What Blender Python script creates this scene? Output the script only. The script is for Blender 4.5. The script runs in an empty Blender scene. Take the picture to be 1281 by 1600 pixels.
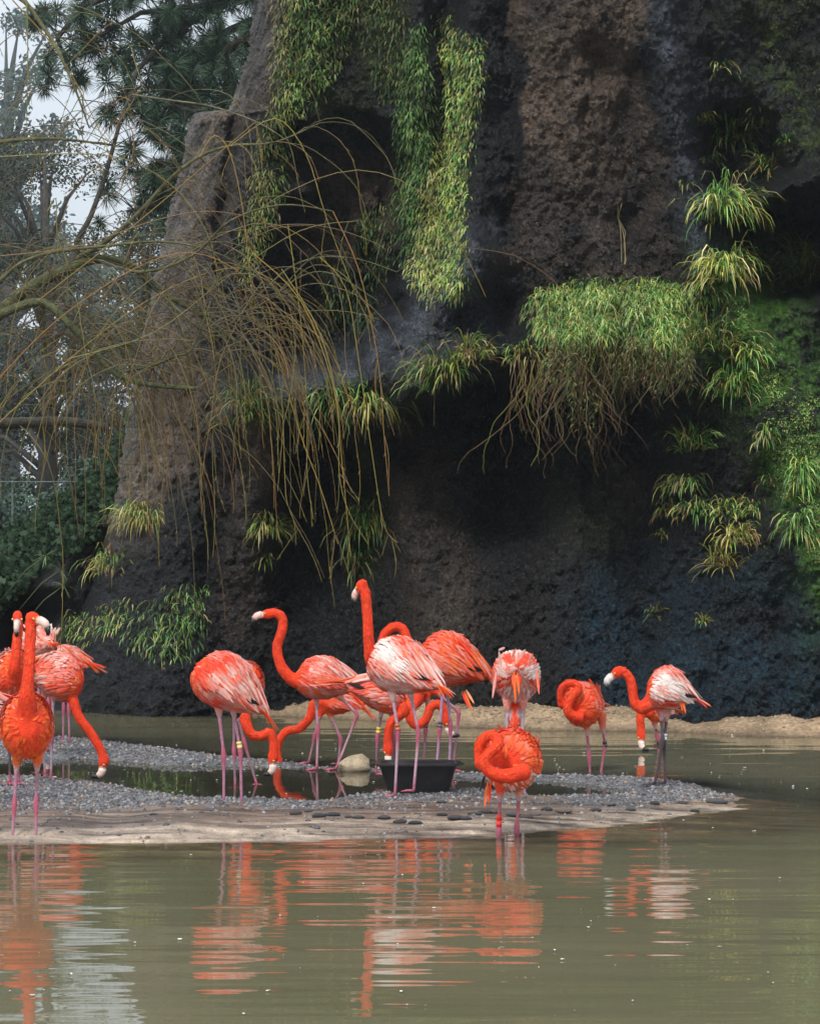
import bpy, math, random
import numpy as np
from mathutils import Vector, Matrix

SC = bpy.context.scene
COL = SC.collection
random.seed(11)
RNG = np.random.default_rng(11)

# ------------------------------------------------------------------ camera, sky, sun, exposure
F, CAMH, HY, CX = 5000.0, 1.8, 830.0, 640.5      # focal length in photo pixels, eye height, horizon row, centre column
cam = bpy.data.cameras.new("camera")
cam.sensor_fit = 'VERTICAL'; cam.sensor_height = 36; cam.lens = F / 1600 * 36
cam.shift_y = (HY - 800) / 1600
cam.clip_end = 3000; cam.clip_start = 0.1
cam_o = bpy.data.objects.new("camera", cam); COL.objects.link(cam_o)
cam_o.location = (0, 0, CAMH); cam_o.rotation_euler = (math.radians(90), 0, 0)
SC.camera = cam_o

SUN_EL, SUN_AZ = 52, 205      # azimuth clockwise from +Y: behind the camera, a little to the left
w = bpy.data.worlds.new("World"); SC.world = w; w.use_nodes = True
wt = w.node_tree; wt.nodes.clear()
wo = wt.nodes.new('ShaderNodeOutputWorld'); bg = wt.nodes.new('ShaderNodeBackground')
sky = wt.nodes.new('ShaderNodeTexSky'); sky.sky_type = 'NISHITA'; sky.sun_disc = False
sky.sun_elevation = math.radians(SUN_EL); sky.sun_rotation = math.radians(SUN_AZ)
sky.dust_density = 4.0
tc = wt.nodes.new('ShaderNodeTexCoord')
nz = wt.nodes.new('ShaderNodeTexNoise'); nz.inputs['Scale'].default_value = 2.2; nz.inputs['Detail'].default_value = 5
wt.links.new(tc.outputs['Generated'], nz.inputs['Vector'])
cr = wt.nodes.new('ShaderNodeValToRGB')
cr.color_ramp.elements[0].position = 0.3; cr.color_ramp.elements[0].color = (6.6, 7.4, 8.2, 1)
cr.color_ramp.elements[1].position = 0.75; cr.color_ramp.elements[1].color = (9.6, 10.0, 10.3, 1)
wt.links.new(nz.outputs['Fac'], cr.inputs['Fac'])
mx = wt.nodes.new('ShaderNodeMix'); mx.data_type = 'RGBA'; mx.inputs['Factor'].default_value = 0.8
wt.links.new(sky.outputs['Color'], mx.inputs[6]); wt.links.new(cr.outputs['Color'], mx.inputs[7])
wt.links.new(mx.outputs[2], bg.inputs['Color']); bg.inputs['Strength'].default_value = 0.068
wt.links.new(bg.outputs[0], wo.inputs['Surface'])

sl = bpy.data.lights.new("sun", 'SUN'); sl.energy = 1.5; sl.angle = math.radians(10); sl.color = (1, .95, .87)
so = bpy.data.objects.new("sun", sl); COL.objects.link(so)
el, az = math.radians(SUN_EL), math.radians(SUN_AZ)
sd = Vector((math.sin(az) * math.cos(el), math.cos(az) * math.cos(el), math.sin(el)))
so.rotation_euler = sd.to_track_quat('Z', 'Y').to_euler(); so.location = (0, -5, 20)

SC.view_settings.view_transform = 'Standard'; SC.view_settings.look = 'None'
SC.view_settings.gamma = 1; SC.view_settings.use_curve_mapping = False
SC.view_settings.exposure = 0.97
HAZE = 0.0008

# ------------------------------------------------------------------ helpers
def P(px, py, Y): return Vector(((px - CX) * Y / F, Y, CAMH + (HY - py) * Y / F))
def gY(py, z=0.0): return (CAMH - z) * F / (py - HY)
def tag(o, label=None, cat=None, group=None, kind=None):
    if label: o['label'] = label
    if cat: o['category'] = cat
    if group: o['group'] = group
    if kind: o['kind'] = kind
    return o
def empty(name, loc, parent=None):
    o = bpy.data.objects.new(name, None); COL.objects.link(o); o.location = loc
    o.empty_display_size = .1
    if parent: o.parent = parent
    return o

class MB:
    """collects coloured geometry; build() links it as one mesh object"""
    def __init__(s): s.v = []; s.f = []; s.c = []
    def add(s, vs, fs, col):
        b = len(s.v); s.v.extend([tuple(p) for p in vs])
        s.f.extend([tuple(i + b for i in f) for f in fs])
        if len(vs) and isinstance(col[0], (tuple, list)): s.c.extend(col)
        else: s.c.extend([col] * len(vs))
    def tube(s, pts, rad, n=6, col=(1, 1, 1), cap=True, flat=None):
        pts = [Vector(p) for p in pts]; m = len(pts)
        if not hasattr(rad, '__len__'): rad = [rad] * m
        cols = col if isinstance(col, list) else [col] * m
        T = (pts[1] - pts[0]).normalized()
        U = T.orthogonal().normalized(); vs = []; cs = []
        for i in range(m):
            T2 = (pts[min(i + 1, m - 1)] - pts[max(i - 1, 0)]).normalized()
            U = (U - T2 * U.dot(T2)); U = U.normalized() if U.length > 1e-6 else T2.orthogonal().normalized()
            V = T2.cross(U)
            for k in range(n):
                a = 2 * math.pi * k / n
                vs.append(pts[i] + (U * math.cos(a) + V * math.sin(a)) * rad[i]); cs.append(cols[i])
        fs = [(i * n + k, i * n + (k + 1) % n, (i + 1) * n + (k + 1) % n, (i + 1) * n + k) for i in range(m - 1) for k in range(n)]
        if cap:
            fs.append(tuple(range(n - 1, -1, -1))); fs.append(tuple((m - 1) * n + k for k in range(n)))
        s.add(vs, fs, cs)
    def ball(s, c, r, ax=None, n=8, m=6, col=(1, 1, 1)):
        ax = ax or (Vector((1, 0, 0)), Vector((0, 1, 0)), Vector((0, 0, 1)))
        if not hasattr(r, '__len__'): r = (r, r, r)
        vs = []; fs = []
        for i in range(m + 1):
            t = math.pi * i / m
            for k in range(n):
                a = 2 * math.pi * k / n
                vs.append(Vector(c) + ax[0] * (r[0] * math.cos(t)) + ax[1] * (r[1] * math.sin(t) * math.cos(a)) + ax[2] * (r[2] * math.sin(t) * math.sin(a)))
        for i in range(m):
            for k in range(n): fs.append((i * n + k, i * n + (k + 1) % n, (i + 1) * n + (k + 1) % n, (i + 1) * n + k))
        s.add(vs, fs, col)
    def build(s, name, m, parent=None, origin=None, smooth=True):
        me = bpy.data.meshes.new(name)
        V = np.array(s.v, dtype=np.float64).reshape(-1, 3)
        if parent is not None and origin is None: origin = root_loc(parent)
        if origin is not None: V = V - np.array(origin)
        me.from_pydata(V.tolist(), [], s.f)
        at = me.color_attributes.new('Col', 'FLOAT_COLOR', 'POINT')
        C = np.ones((len(s.c), 4), dtype=np.float32); C[:, :3] = np.array([c[:3] for c in s.c], dtype=np.float32).reshape(-1, 3)
        at.data.foreach_set('color', C.ravel())
        if smooth: me.polygons.foreach_set('use_smooth', np.ones(len(me.polygons), dtype=bool))
        me.materials.append(m)
        o = bpy.data.objects.new(name, me); COL.objects.link(o)
        if parent is not None: o.parent = parent
        elif origin is not None: o.location = origin
        return o

def root_loc(o):
    v = Vector((0, 0, 0))
    while o is not None: v += Vector(o.location); o = o.parent
    return v

def np_mesh(name, V, Fc, m, col=None, parent=None, smooth=True, extra=None, origin=None):
    me = bpy.data.meshes.new(name)
    V = np.asarray(V, dtype=np.float32); Fc = np.asarray(Fc, dtype=np.int32)
    if parent is not None and origin is None: origin = root_loc(parent)
    if origin is not None: V = V - np.array(origin, dtype=np.float32)
    k = Fc.shape[1]
    me.vertices.add(len(V)); me.vertices.foreach_set('co', V.ravel())
    me.loops.add(Fc.size); me.loops.foreach_set('vertex_index', Fc.ravel())
    me.polygons.add(len(Fc)); me.polygons.foreach_set('loop_start', np.arange(0, Fc.size, k, dtype=np.int32))
    me.polygons.foreach_set('loop_total', np.full(len(Fc), k, dtype=np.int32))
    me.update(calc_edges=True); me.validate()
    if smooth: me.polygons.foreach_set('use_smooth', np.ones(len(me.polygons), dtype=bool))
    if col is not None:
        at = me.color_attributes.new('Col', 'FLOAT_COLOR', 'POINT')
        C = np.ones((len(V), 4), dtype=np.float32); C[:, :3] = col; at.data.foreach_set('color', C.ravel())
    for n, a in (extra or {}).items():
        t = me.attributes.new(n, 'FLOAT', 'POINT'); t.data.foreach_set('value', np.asarray(a, dtype=np.float32).ravel())
    me.materials.append(m)
    o = bpy.data.objects.new(name, me); COL.objects.link(o)
    if parent is not None: o.parent = parent
    elif origin is not None: o.location = origin
    return o

def grid_faces(nr, nc):
    i = np.arange(nr - 1)[:, None] * nc + np.arange(nc - 1)[None, :]
    i = i.ravel(); return np.stack([i, i + 1, i + nc + 1, i + nc], 1)

def ss(x, a, b):
    t = np.clip((x - a) / (b - a), 0, 1); return t * t * (3 - 2 * t)

_lat = {}
def vnoise(x, y, seed=0):
    if seed not in _lat: _lat[seed] = np.random.default_rng(seed + 100).random((256, 256))
    L = _lat[seed]; xi = np.floor(x).astype(int); yi = np.floor(y).astype(int)
    fx = x - xi; fy = y - yi; fx = fx * fx * (3 - 2 * fx); fy = fy * fy * (3 - 2 * fy)
    a = L[yi & 255, xi & 255]; b = L[yi & 255, (xi + 1) & 255]; c = L[(yi + 1) & 255, xi & 255]; d = L[(yi + 1) & 255, (xi + 1) & 255]
    return (a * (1 - fx) + b * fx) * (1 - fy) + (c * (1 - fx) + d * fx) * fy - .5
def fbm(x, y, o=4, seed=0, g=.5):
    r = 0; a = 1
    for k in range(o): r = r + a * vnoise(x * 2 ** k + 17 * k, y * 2 ** k + 31 * k, seed + k); a *= g
    return r

def seg_dist(x, y, pts):
    """distance to a polyline, and the fraction along it"""
    best = np.full(np.shape(x), 1e9)
    for (x0, y0), (x1, y1) in zip(pts[:-1], pts[1:]):
        dx, dy = x1 - x0, y1 - y0
        t = np.clip(((x - x0) * dx + (y - y0) * dy) / (dx * dx + dy * dy + 1e-12), 0, 1)
        best = np.minimum(best, np.hypot(x - x0 - t * dx, y - y0 - t * dy))
    return best
def inside(x, y, poly):
    r = np.zeros(np.shape(x), bool); n = len(poly)
    for i in range(n):
        x0, y0 = poly[i]; x1, y1 = poly[(i + 1) % n]
        if y0 == y1: continue
        c = ((y0 > y) != (y1 > y)) & (x < (x1 - x0) * (y - y0) / (y1 - y0) + x0); r ^= c
    return r
def sdf(x, y, poly):
    d = seg_dist(x, y, list(poly) + [poly[0]]); return np.where(inside(x, y, poly), d, -d)

# ------------------------------------------------------------------ materials
def mat(name, base=None, rough=.6, spec=.5, noise=None, bump=None, attr=True, sss=None, coat=None, trans=None):
    """noise: list of (scale, low factor, high factor) multiplied onto the colour; bump: list of (scale, distance)"""
    m = bpy.data.materials.new(name); m.use_nodes = True; nt = m.node_tree; b = nt.nodes['Principled BSDF']
    b.inputs['Roughness'].default_value = rough; b.inputs['Specular IOR Level'].default_value = spec
    tc = nt.nodes.new('ShaderNodeTexCoord')
    if attr and base is None:
        a = nt.nodes.new('ShaderNodeAttribute'); a.attribute_name = 'Col'; cur = a.outputs['Color']
    else:
        r = nt.nodes.new('ShaderNodeRGB'); r.outputs[0].default_value = (*base, 1); cur = r.outputs[0]
    for (sc_, lo, hi) in (noise or []):
        n = nt.nodes.new('ShaderNodeTexNoise'); n.inputs['Detail'].default_value = 4
        if hasattr(sc_, '__len__'):
            mp = nt.nodes.new('ShaderNodeMapping'); mp.inputs['Scale'].default_value = sc_
            nt.links.new(tc.outputs['Object'], mp.inputs[0]); nt.links.new(mp.outputs[0], n.inputs['Vector']); n.inputs['Scale'].default_value = 1
        else:
            n.inputs['Scale'].default_value = sc_; nt.links.new(tc.outputs['Object'], n.inputs['Vector'])
        mr = nt.nodes.new('ShaderNodeMapRange'); mr.inputs[1].default_value = .3; mr.inputs[2].default_value = .7
        mr.inputs[3].default_value = lo; mr.inputs[4].default_value = hi
        nt.links.new(n.outputs['Fac'], mr.inputs[0])
        vm = nt.nodes.new('ShaderNodeVectorMath'); vm.operation = 'SCALE'
        nt.links.new(cur, vm.inputs[0]); nt.links.new(mr.outputs[0], vm.inputs['Scale']); cur = vm.outputs[0]
    nt.links.new(cur, b.inputs['Base Color'])
    prev = None
    for (sc_, dist) in (bump or []):
        n = nt.nodes.new('ShaderNodeTexNoise'); n.inputs['Detail'].default_value = 5; n.inputs['Roughness'].default_value = .6
        if hasattr(sc_, '__len__'):
            mp = nt.nodes.new('ShaderNodeMapping'); mp.inputs['Scale'].default_value = sc_
            nt.links.new(tc.outputs['Object'], mp.inputs[0]); nt.links.new(mp.outputs[0], n.inputs['Vector']); n.inputs['Scale'].default_value = 1
        else:
            n.inputs['Scale'].default_value = sc_; nt.links.new(tc.outputs['Object'], n.inputs['Vector'])
        bn = nt.nodes.new('ShaderNodeBump'); bn.inputs['Distance'].default_value = dist; bn.inputs['Strength'].default_value = 1
        nt.links.new(n.outputs['Fac'], bn.inputs['Height'])
        if prev: nt.links.new(prev, bn.inputs['Normal'])
        prev = bn.outputs[0]
    if prev: nt.links.new(prev, b.inputs['Normal'])
    if sss: b.inputs['Subsurface Weight'].default_value = sss; b.inputs['Subsurface Radius'].default_value = (.02, .01, .006); b.inputs['Subsurface Scale'].default_value = 1
    if trans:
        tl = nt.nodes.new('ShaderNodeBsdfTranslucent'); nt.links.new(cur, tl.inputs[0])
        ms = nt.nodes.new('ShaderNodeMixShader'); ms.inputs[0].default_value = trans
        nt.links.new(b.outputs[0], ms.inputs[1]); nt.links.new(tl.outputs[0], ms.inputs[2])
        nt.links.new(ms.outputs[0], nt.nodes['Material Output'].inputs['Surface'])
    return m

M_ROCK = mat('wet_rock', rough=.40, spec=.55, noise=[(1.3, .6, 1.3), (9, .6, 1.4), (38, .3, 2.1)], bump=[(9, .07), (24, .12), (55, .07)])  # strong fine colour grain stands in for light and shade on small bumps
M_LEAF = mat('leaf', rough=.45, spec=.4, trans=.25)
M_NEEDLE = mat('needle', rough=.6, spec=.3)
M_BARK = mat('bark', rough=.8, noise=[(12, .5, 1.4), (50, .7, 1.3)], bump=[(30, .02), (90, .008)])
M_TWIG = mat('twig', rough=.45, spec=.5)
M_GROUND = mat('ground', rough=.9, noise=[(.3, .6, 1.3), (4, .6, 1.4)], bump=[(10, .03)])
M_SPIT = mat('spit', rough=.45, spec=.5, noise=[(2.5, .7, 1.25), (14, .7, 1.3), (70, .7, 1.3)], bump=[(14, .02), (60, .01)])
M_PEBBLE = mat('pebble', rough=.45, spec=.5, noise=[(40, .7, 1.3)])
M_SAND = mat('sand', rough=.8, noise=[(3, .75, 1.2), (25, .65, 1.3)], bump=[(18, .04), (60, .02)])
M_PLUME = mat('plume', rough=.7, spec=.2, noise=[(18, .85, 1.1), (110, .72, 1.18)], bump=[(140, .012)])
M_FEATHER = mat('feather', rough=.6, spec=.25, noise=[(45, .85, 1.1)], trans=.2)
M_LEG = mat('leg_skin', rough=.45, spec=.5, noise=[(60, .75, 1.2)], bump=[(200, .002)])
M_BEAK = mat('beak_horn', rough=.35, spec=.5, noise=[(90, .85, 1.1)])
M_TUB = mat('black_plastic', base=(.012, .012, .014), rough=.42, spec=.5, noise=[(25, .7, 1.5)], bump=[(60, .001)])
M_STONE = mat('stone', rough=.6, noise=[(14, .65, 1.3), (60, .8, 1.2)], bump=[(30, .01)])
M_FLAKE = mat('flake', rough=.7)

# ------------------------------------------------------------------ spit geometry (ground coordinates)
def G(px, py, z=0.0):
    Y = gY(py, z); return ((px - CX) * Y / F, Y)
def smooth_poly(pts, k=6):
    pts = [np.array(p, float) for p in pts]; n = len(pts); out = []
    for i in range(n):
        p0, p1, p2, p3 = pts[i - 1], pts[i], pts[(i + 1) % n], pts[(i + 2) % n]
        for j in range(k):
            t = j / k
            out.append(.5 * ((2 * p1) + (-p0 + p2) * t + (2 * p0 - 5 * p1 + 4 * p2 - p3) * t * t + (-p0 + 3 * p1 - 3 * p2 + p3) * t ** 3))
    return [tuple(p) for p in out]
OUT_PX = [(1160, 1250), (1135, 1240), (1100, 1229), (1050, 1221), (950, 1215), (850, 1212), (760, 1209), (640, 1204), (520, 1199), (450, 1191), (350, 1181), (250, 1169),
          (170, 1159), (80, 1152), (0, 1149), (-120, 1150), (-260, 1160), (-300, 1240), (-260, 1318), (-120, 1321), (0, 1319), (150, 1318), (300, 1316), (500, 1311), (700, 1306), (800, 1299), (900, 1292), (1000, 1284), (1100, 1270), (1145, 1259)]
POOL_PX = [(-60, 1186), (0, 1186), (100, 1186), (170, 1187), (250, 1195), (350, 1197), (450, 1200), (560, 1205), (650, 1211), (720, 1216), (790, 1218), (860, 1221), (920, 1226), (975, 1234), (1000, 1241),
           (960, 1247), (900, 1250), (850, 1250), (800, 1245), (760, 1241), (700, 1240), (620, 1241), (570, 1247), (520, 1256), (460, 1259), (380, 1257), (310, 1253), (240, 1243), (180, 1232), (100, 1225), (0, 1221), (-60, 1215)]
OUT_W = smooth_poly([G(*p) for p in OUT_PX], 4)
POOL_W = smooth_poly([G(*p) for p in POOL_PX], 4)
BANK_PX, BANK_Y = [150, 230, 560, 700, 1000, 1281, 1700], [32.3, 31.8, 30.7, 29.4, 28.75, 28.1, 27.3]

def bank_h(X, Y):
    px = CX + X * F / Y
    yl = np.interp(px, BANK_PX, BANK_Y) + fbm(X * 1.7, Y * 0 + 3, 3, 40) * .35
    d = Y - yl
    h = np.where(d > 0, .13 * ss(d, 0, .75) + .04 * ss(d, 0, .08), d * .35)
    return h + fbm(X * 5, Y * 5, 4, 44) * .05 * ss(d, -.1, .2) - .5 * ss(-px, -235, -170)
def terrain_h(X, Y):
    """height of whatever lies below the water sheet"""
    h = np.full(np.shape(X), -.55)
    h = np.maximum(h, np.where(Y > 26, np.maximum(bank_h(X, Y), -.55), -.55))
    near = (Y > 13) & (Y < 30)
    d = sdf(X, Y, OUT_W)
    front = ss(-Y, -24, -20)
    s = -.005 + np.where(d > 0, .042 * ss(d, 0, .7) + .012 * ss(d, 0, .05), d * (.04 * front + .16 * (1 - front)) - .25 * ss(-d, .9, 2.0))
    s = s + fbm(X * 2.2, Y * 1.3, 4, 50) * .03 * ss(d, -.3, .4) + fbm(X * 1.3, Y * 7, 4, 55) * .028 * front * ss(d, -1.2, -.1) * (1 - ss(d, .3, .9))
    dp = sdf(X, Y, POOL_W)
    s = s - ss(dp, -.16, .22) * .12
    return np.maximum(h, s)

# ------------------------------------------------------------------ ground sheet
def axis(dense_lo, dense_hi, step, far_lo, far_hi, k=14):
    a = np.arange(dense_lo, dense_hi + step / 2, step)
    lo = dense_lo - np.geomspace(step * 2, dense_lo - far_lo, k)[::-1]; hi = dense_hi + np.geomspace(step * 2, far_hi - dense_hi, k)
    return np.concatenate([lo, a, hi])
gx = axis(-12, 12, 1.0, -400, 400); gy = axis(-6, 60, 1.0, -90, 600)
GX, GY = np.meshgrid(gx, gy)
dpond = np.minimum(np.minimum(GX + 19, 19 - GX), np.minimum(GY + 7, 33.5 - GY))
GZ = -.9 + 1.15 * ss(-dpond, -1.0, 1.0) + np.where(dpond < -1, fbm(GX * .08, GY * .08, 3, 60) * 1.2 * ss(-dpond, 2, 30), 0)
gcol = np.zeros(GX.shape + (3,)); k = ss(GZ, -.3, .1)[..., None]
gcol[:] = (.09, .085, .06); gcol = gcol * (1 - k) + np.array((.05, .075, .03)) * k
ground = np_mesh('ground', np.stack([GX, GY, GZ], -1).reshape(-1, 3), grid_faces(*GX.shape), M_GROUND, gcol.reshape(-1, 3))
tag(ground, kind='structure')

# spit
sx = np.arange(-5.9, 3.4, .035); sy = np.arange(16.0, 29.6, .035)
SX, SY = np.meshgrid(sx, sy); SZ = terrain_h(SX, SY)
SZ = np.where(SY > 27.9, SZ - .6 * ss(SY, 27.9, 29), SZ)
d = sdf(SX, SY, OUT_W); keep = (d > -2.0).reshape(-1)
spx = CX + SX * F / SY; spy = HY + CAMH * F / SY
frontl = np.interp(spx, [0, 300, 700, 800, 900, 1000, 1100, 1150], [1319, 1316, 1306, 1299, 1292, 1284, 1270, 1259])
rel = frontl - spy + fbm(SX * 1.5, SY * 1.5, 4, 70) * 22
thr = 34 - 22 * ss(spx, 820, 960); sandy = (1 - ss(rel, thr, thr + 16)); 
c_gravel = np.array((.12, .125, .135)); c_mud = np.array((.145, .105, .08)); c_sand = np.array((.29, .23, .18)); c_pool = np.array((.045, .05, .035))
scol = c_gravel + (c_mud - c_gravel) * sandy[..., None]
pale = (1 - ss(rel, 4, 20))[..., None]; scol = scol + (c_sand - scol) * pale
tip = ss(spx, 1020, 1130)[..., None] * ss(fbm(SX * 4, SY * 4, 3, 71), -.1, .3)[..., None]; scol = scol + (np.array((.30, .19, .11)) - scol) * tip * .7
dp = sdf(SX, SY, POOL_W); kp = ss(dp, -.02, .15)[..., None]; scol = scol + (c_pool - scol) * kp
streak = fbm(SX * 1.2, SY * 12, 5, 72, .7)[..., None]; scol = scol * (1 + streak * 1.3 * sandy[..., None])
fc = grid_faces(*SX.shape); fc = fc[keep[fc].all(1)]
used = np.unique(fc); remap = -np.ones(SX.size, int); remap[used] = np.arange(len(used))
spit = np_mesh('gravel_spit', np.stack([SX, SY, SZ], -1).reshape(-1, 3)[used], remap[fc], M_SPIT, scol.reshape(-1, 3)[used])
tag(spit, 'low spit of grey gravel and wet sand holding a shallow pool', kind='structure')

# loose gravel (countless)
def pebble_field(name, X, Y, Z, size, cols, m, flat=.6, parent=None):
    n = len(X); o = np.array([(1, 0, 0), (-1, 0, 0), (0, 1, 0), (0, -1, 0), (0, 0, 1), (0, 0, -1)], float)
    fs = np.array([(0, 2, 4), (2, 1, 4), (1, 3, 4), (3, 0, 4), (2, 0, 5), (1, 2, 5), (3, 1, 5), (0, 3, 5)])
    a = RNG.random(n) * 6.28; sc = size[:, None] * (0.7 + .6 * RNG.random((n, 3))) * np.array((1, .8, flat))
    v = o[None] * sc[:, None, :]
    v += RNG.normal(0, .12, v.shape) * size[:, None, None]
    ca, sa = np.cos(a)[:, None], np.sin(a)[:, None]
    x = v[..., 0] * ca - v[..., 1] * sa; y = v[..., 0] * sa + v[..., 1] * ca
    v = np.stack([x + X[:, None], y + Y[:, None], v[..., 2] + Z[:, None]], -1).reshape(-1, 3)
    f = (fs[None] + (np.arange(n) * 6)[:, None, None]).reshape(-1, 3)
    return np_mesh(name, v, f, m, np.repeat(cols, 6, 0), smooth=False, parent=parent)
n = 90000
X = RNG.uniform(-5.2, 2.6, n); Y = RNG.uniform(18.2, 28, n)
d = sdf(X, Y, OUT_W); dp = sdf(X, Y, POOL_W)
px = CX + X * F / Y; py = HY + CAMH * F / Y
fl = np.interp(px, [0, 300, 700, 800, 900, 1000, 1100, 1150], [1319, 1316, 1306, 1299, 1292, 1284, 1270, 1259])
rel = fl - py + fbm(X * 1.5, Y * 1.5, 4, 70) * 22
ok = (d > .03) & (dp < .07) & (RNG.random(n) < ss(rel, 30 - 22 * ss(px, 820, 960), 50 - 22 * ss(px, 820, 960)) * .95 + .05) & (px > -60)
X, Y = X[ok], Y[ok]; Z = terrain_h(X, Y)
g = RNG.random(len(X)); cols = np.stack([.06 + .22 * g ** 2, .062 + .22 * g ** 2, .072 + .23 * g ** 2], 1)
br = RNG.random(len(X)) < .22; cols[br] = cols[br] * np.array((1.3, 1.0, .75))
gr = pebble_field('gravel', X, Y, Z, .009 + .020 * RNG.random(len(X)) ** 3, cols, M_PEBBLE)
tag(gr, 'fine grey gravel covering the spit round the shallow pool', 'gravel', kind='stuff')

# larger stones pressed into the wet sand: parts of the spit
def stone_mesh(seed, col):
    r = random.Random(seed); mb = MB()
    mb.ball((0, 0, 0), (1, .75, .5), n=9, m=6, col=col)
    mb.v = [tuple(c * (1 + r.uniform(-.1, .1)) for c in p) for p in mb.v]
    return mb
stone_meshes = []
for i, c in enumerate([(.05, .055, .065), (.09, .09, .10), (.16, .14, .13), (.07, .06, .055)]):
    o = stone_mesh(i, c).build('stone', M_STONE); stone_meshes.append(o.data); COL.objects.unlink(o); bpy.data.objects.remove(o)
ST = [(462, 1276, 9), (482, 1274, 7), (498, 1281, 12), (520, 1279, 11), (545, 1282, 7), (560, 1284, 9), (600, 1284, 10), (625, 1287, 11), (648, 1288, 10), (690, 1279, 9),
      (712, 1284, 12), (728, 1285, 9), (742, 1278, 10), (757, 1276, 11), (775, 1276, 8), (802, 1277, 10), (822, 1279, 12), (836, 1275, 8), (854, 1272, 11), (880, 1273, 12), (900, 1260, 8),
      (930, 1268, 9), (950, 1262, 10), (985, 1266, 8), (1022, 1258, 9), (1065, 1254, 12), (1120, 1252, 15), (1085, 1262, 8), (335, 1274, 8), (240, 1280, 7), (690, 1258, 8), (1030, 1240, 8), (560, 1268, 8)]
for i, (px, py, r) in enumerate(ST):
    x, y = G(px, py, .03); o = bpy.data.objects.new('stone', random.choice(stone_meshes)); COL.objects.link(o)
    s = r * y / F * random.uniform(.9, 1.15); z = float(terrain_h(np.array([x]), np.array([y]))[0])
    o.scale = (s, s * random.uniform(.8, 1.3), s * random.uniform(.6, .9)); o.rotation_euler = (0, 0, random.uniform(-.5, .5)); o.location = (x, y, z + s * .18); o.parent = spit

# sand bank at the foot of the rock
bx = np.arange(-3.6, 6.2, .04); by = np.arange(27.0, 33.2, .04)
BX, BYY = np.meshgrid(bx, by); BZ = np.maximum(bank_h(BX, BYY), -.7)
bc = np.zeros(BX.shape + (3,)); bc[:] = (.40, .29, .185); wet = ss(-BZ, -.05, -.0)[..., None]; bc = bc * (1 - .55 * wet)
bc *= (1 + fbm(BX * 3, BYY * 3, 4, 80) * .5)[..., None]
keep = (BZ > -.65).reshape(-1); fc = grid_faces(*BX.shape); fc = fc[keep[fc].all(1)]
used = np.unique(fc); remap = -np.ones(BX.size, int); remap[used] = np.arange(len(used))
tag(np_mesh('sand_bank', np.stack([BX, BYY, BZ], -1).reshape(-1, 3)[used], remap[fc], M_SAND, bc.reshape(-1, 3)[used]), 'narrow tan sand bank along the foot of the dark rock', kind='structure')
n = 26000
X = RNG.uniform(-3.2, 5, n); Y = RNG.uniform(28, 32.4, n); h = bank_h(X, Y); ok = (h > .02) & (RNG.random(n) < .15 + 1.2 * ss(h, .05, .16)); X, Y, h = X[ok], Y[ok], h[ok]
g = RNG.random(len(X))[:, None]; cols = np.array((.26, .19, .12)) + g * np.array((.3, .24, .18))
tag(pebble_field('sand_crumbs', X, Y, h, .008 + .02 * RNG.random(len(X)) ** 3, cols, M_SAND), 'crumbs of sand and grit strewn over the tan bank', 'sand', kind='stuff')

# ------------------------------------------------------------------ water
def water_material():
    m = bpy.data.materials.new('pond_water'); m.use_nodes = True; nt = m.node_tree; nt.nodes.clear(); N = nt.nodes.new; L = nt.links.new
    out = N('ShaderNodeOutputMaterial'); tc = N('ShaderNodeTexCoord')
    at = N('ShaderNodeAttribute'); at.attribute_name = 'depth'
    tr = N('ShaderNodeBsdfTransparent'); tr.inputs[0].default_value = (.86, .84, .72, 1)
    df = N('ShaderNodeBsdfDiffuse')
    n0 = N('ShaderNodeTexNoise'); n0.inputs['Scale'].default_value = .35; L(tc.outputs['Object'], n0.inputs['Vector'])
    cr = N('ShaderNodeValToRGB'); cr.color_ramp.elements[0].position = .3; cr.color_ramp.elements[1].position = .7
    cr.color_ramp.elements[0].color = (.14, .136, .078, 1); cr.color_ramp.elements[1].color = (.185, .168, .104, 1)
    L(n0.outputs['Fac'], cr.inputs[0]); L(cr.outputs[0], df.inputs[0])
    mk = N('ShaderNodeMixShader'); L(at.outputs['Fac'], mk.inputs[0]); L(tr.outputs[0], mk.inputs[1]); L(df.outputs[0], mk.inputs[2])
    gl = N('ShaderNodeBsdfGlossy'); gl.inputs['Roughness'].default_value = .025
    prev = None
    ca = N('ShaderNodeAttribute'); ca.attribute_name = 'chop'
    for (s, dist, det) in (((.5, 1.7, 1), .0115, 1), ((1.3, 5.5, 1), .0028, 1)):
        mp = N('ShaderNodeMapping'); mp.inputs['Scale'].default_value = s; L(tc.outputs['Object'], mp.inputs[0])
        n = N('ShaderNodeTexNoise'); n.inputs['Scale'].default_value = 1; n.inputs['Detail'].default_value = det; L(mp.outputs[0], n.inputs['Vector'])
        b = N('ShaderNodeBump'); b.inputs['Distance'].default_value = dist; L(n.outputs['Fac'], b.inputs['Height']); L(ca.outputs['Fac'], b.inputs['Strength'])
        if prev: L(prev, b.inputs['Normal'])
        prev = b.outputs[0]
    L(prev, gl.inputs['Normal'])
    fr = N('ShaderNodeFresnel'); fr.inputs['IOR'].default_value = 1.33; L(prev, fr.inputs['Normal'])
    mx = N('ShaderNodeMixShader'); L(fr.outputs[0], mx.inputs[0]); L(mk.outputs[0], mx.inputs[1]); L(gl.outputs[0], mx.inputs[2])
    L(mx.outputs[0], out.inputs['Surface']); return m
wx = axis(-6, 6, .08, -19.5, 19.5, 8); wy = np.concatenate([np.linspace(-7.4, 10, 12), np.arange(10.2, 33.6, .08)])
WX, WY = np.meshgrid(wx, wy); H = terrain_h(WX, WY)
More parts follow.
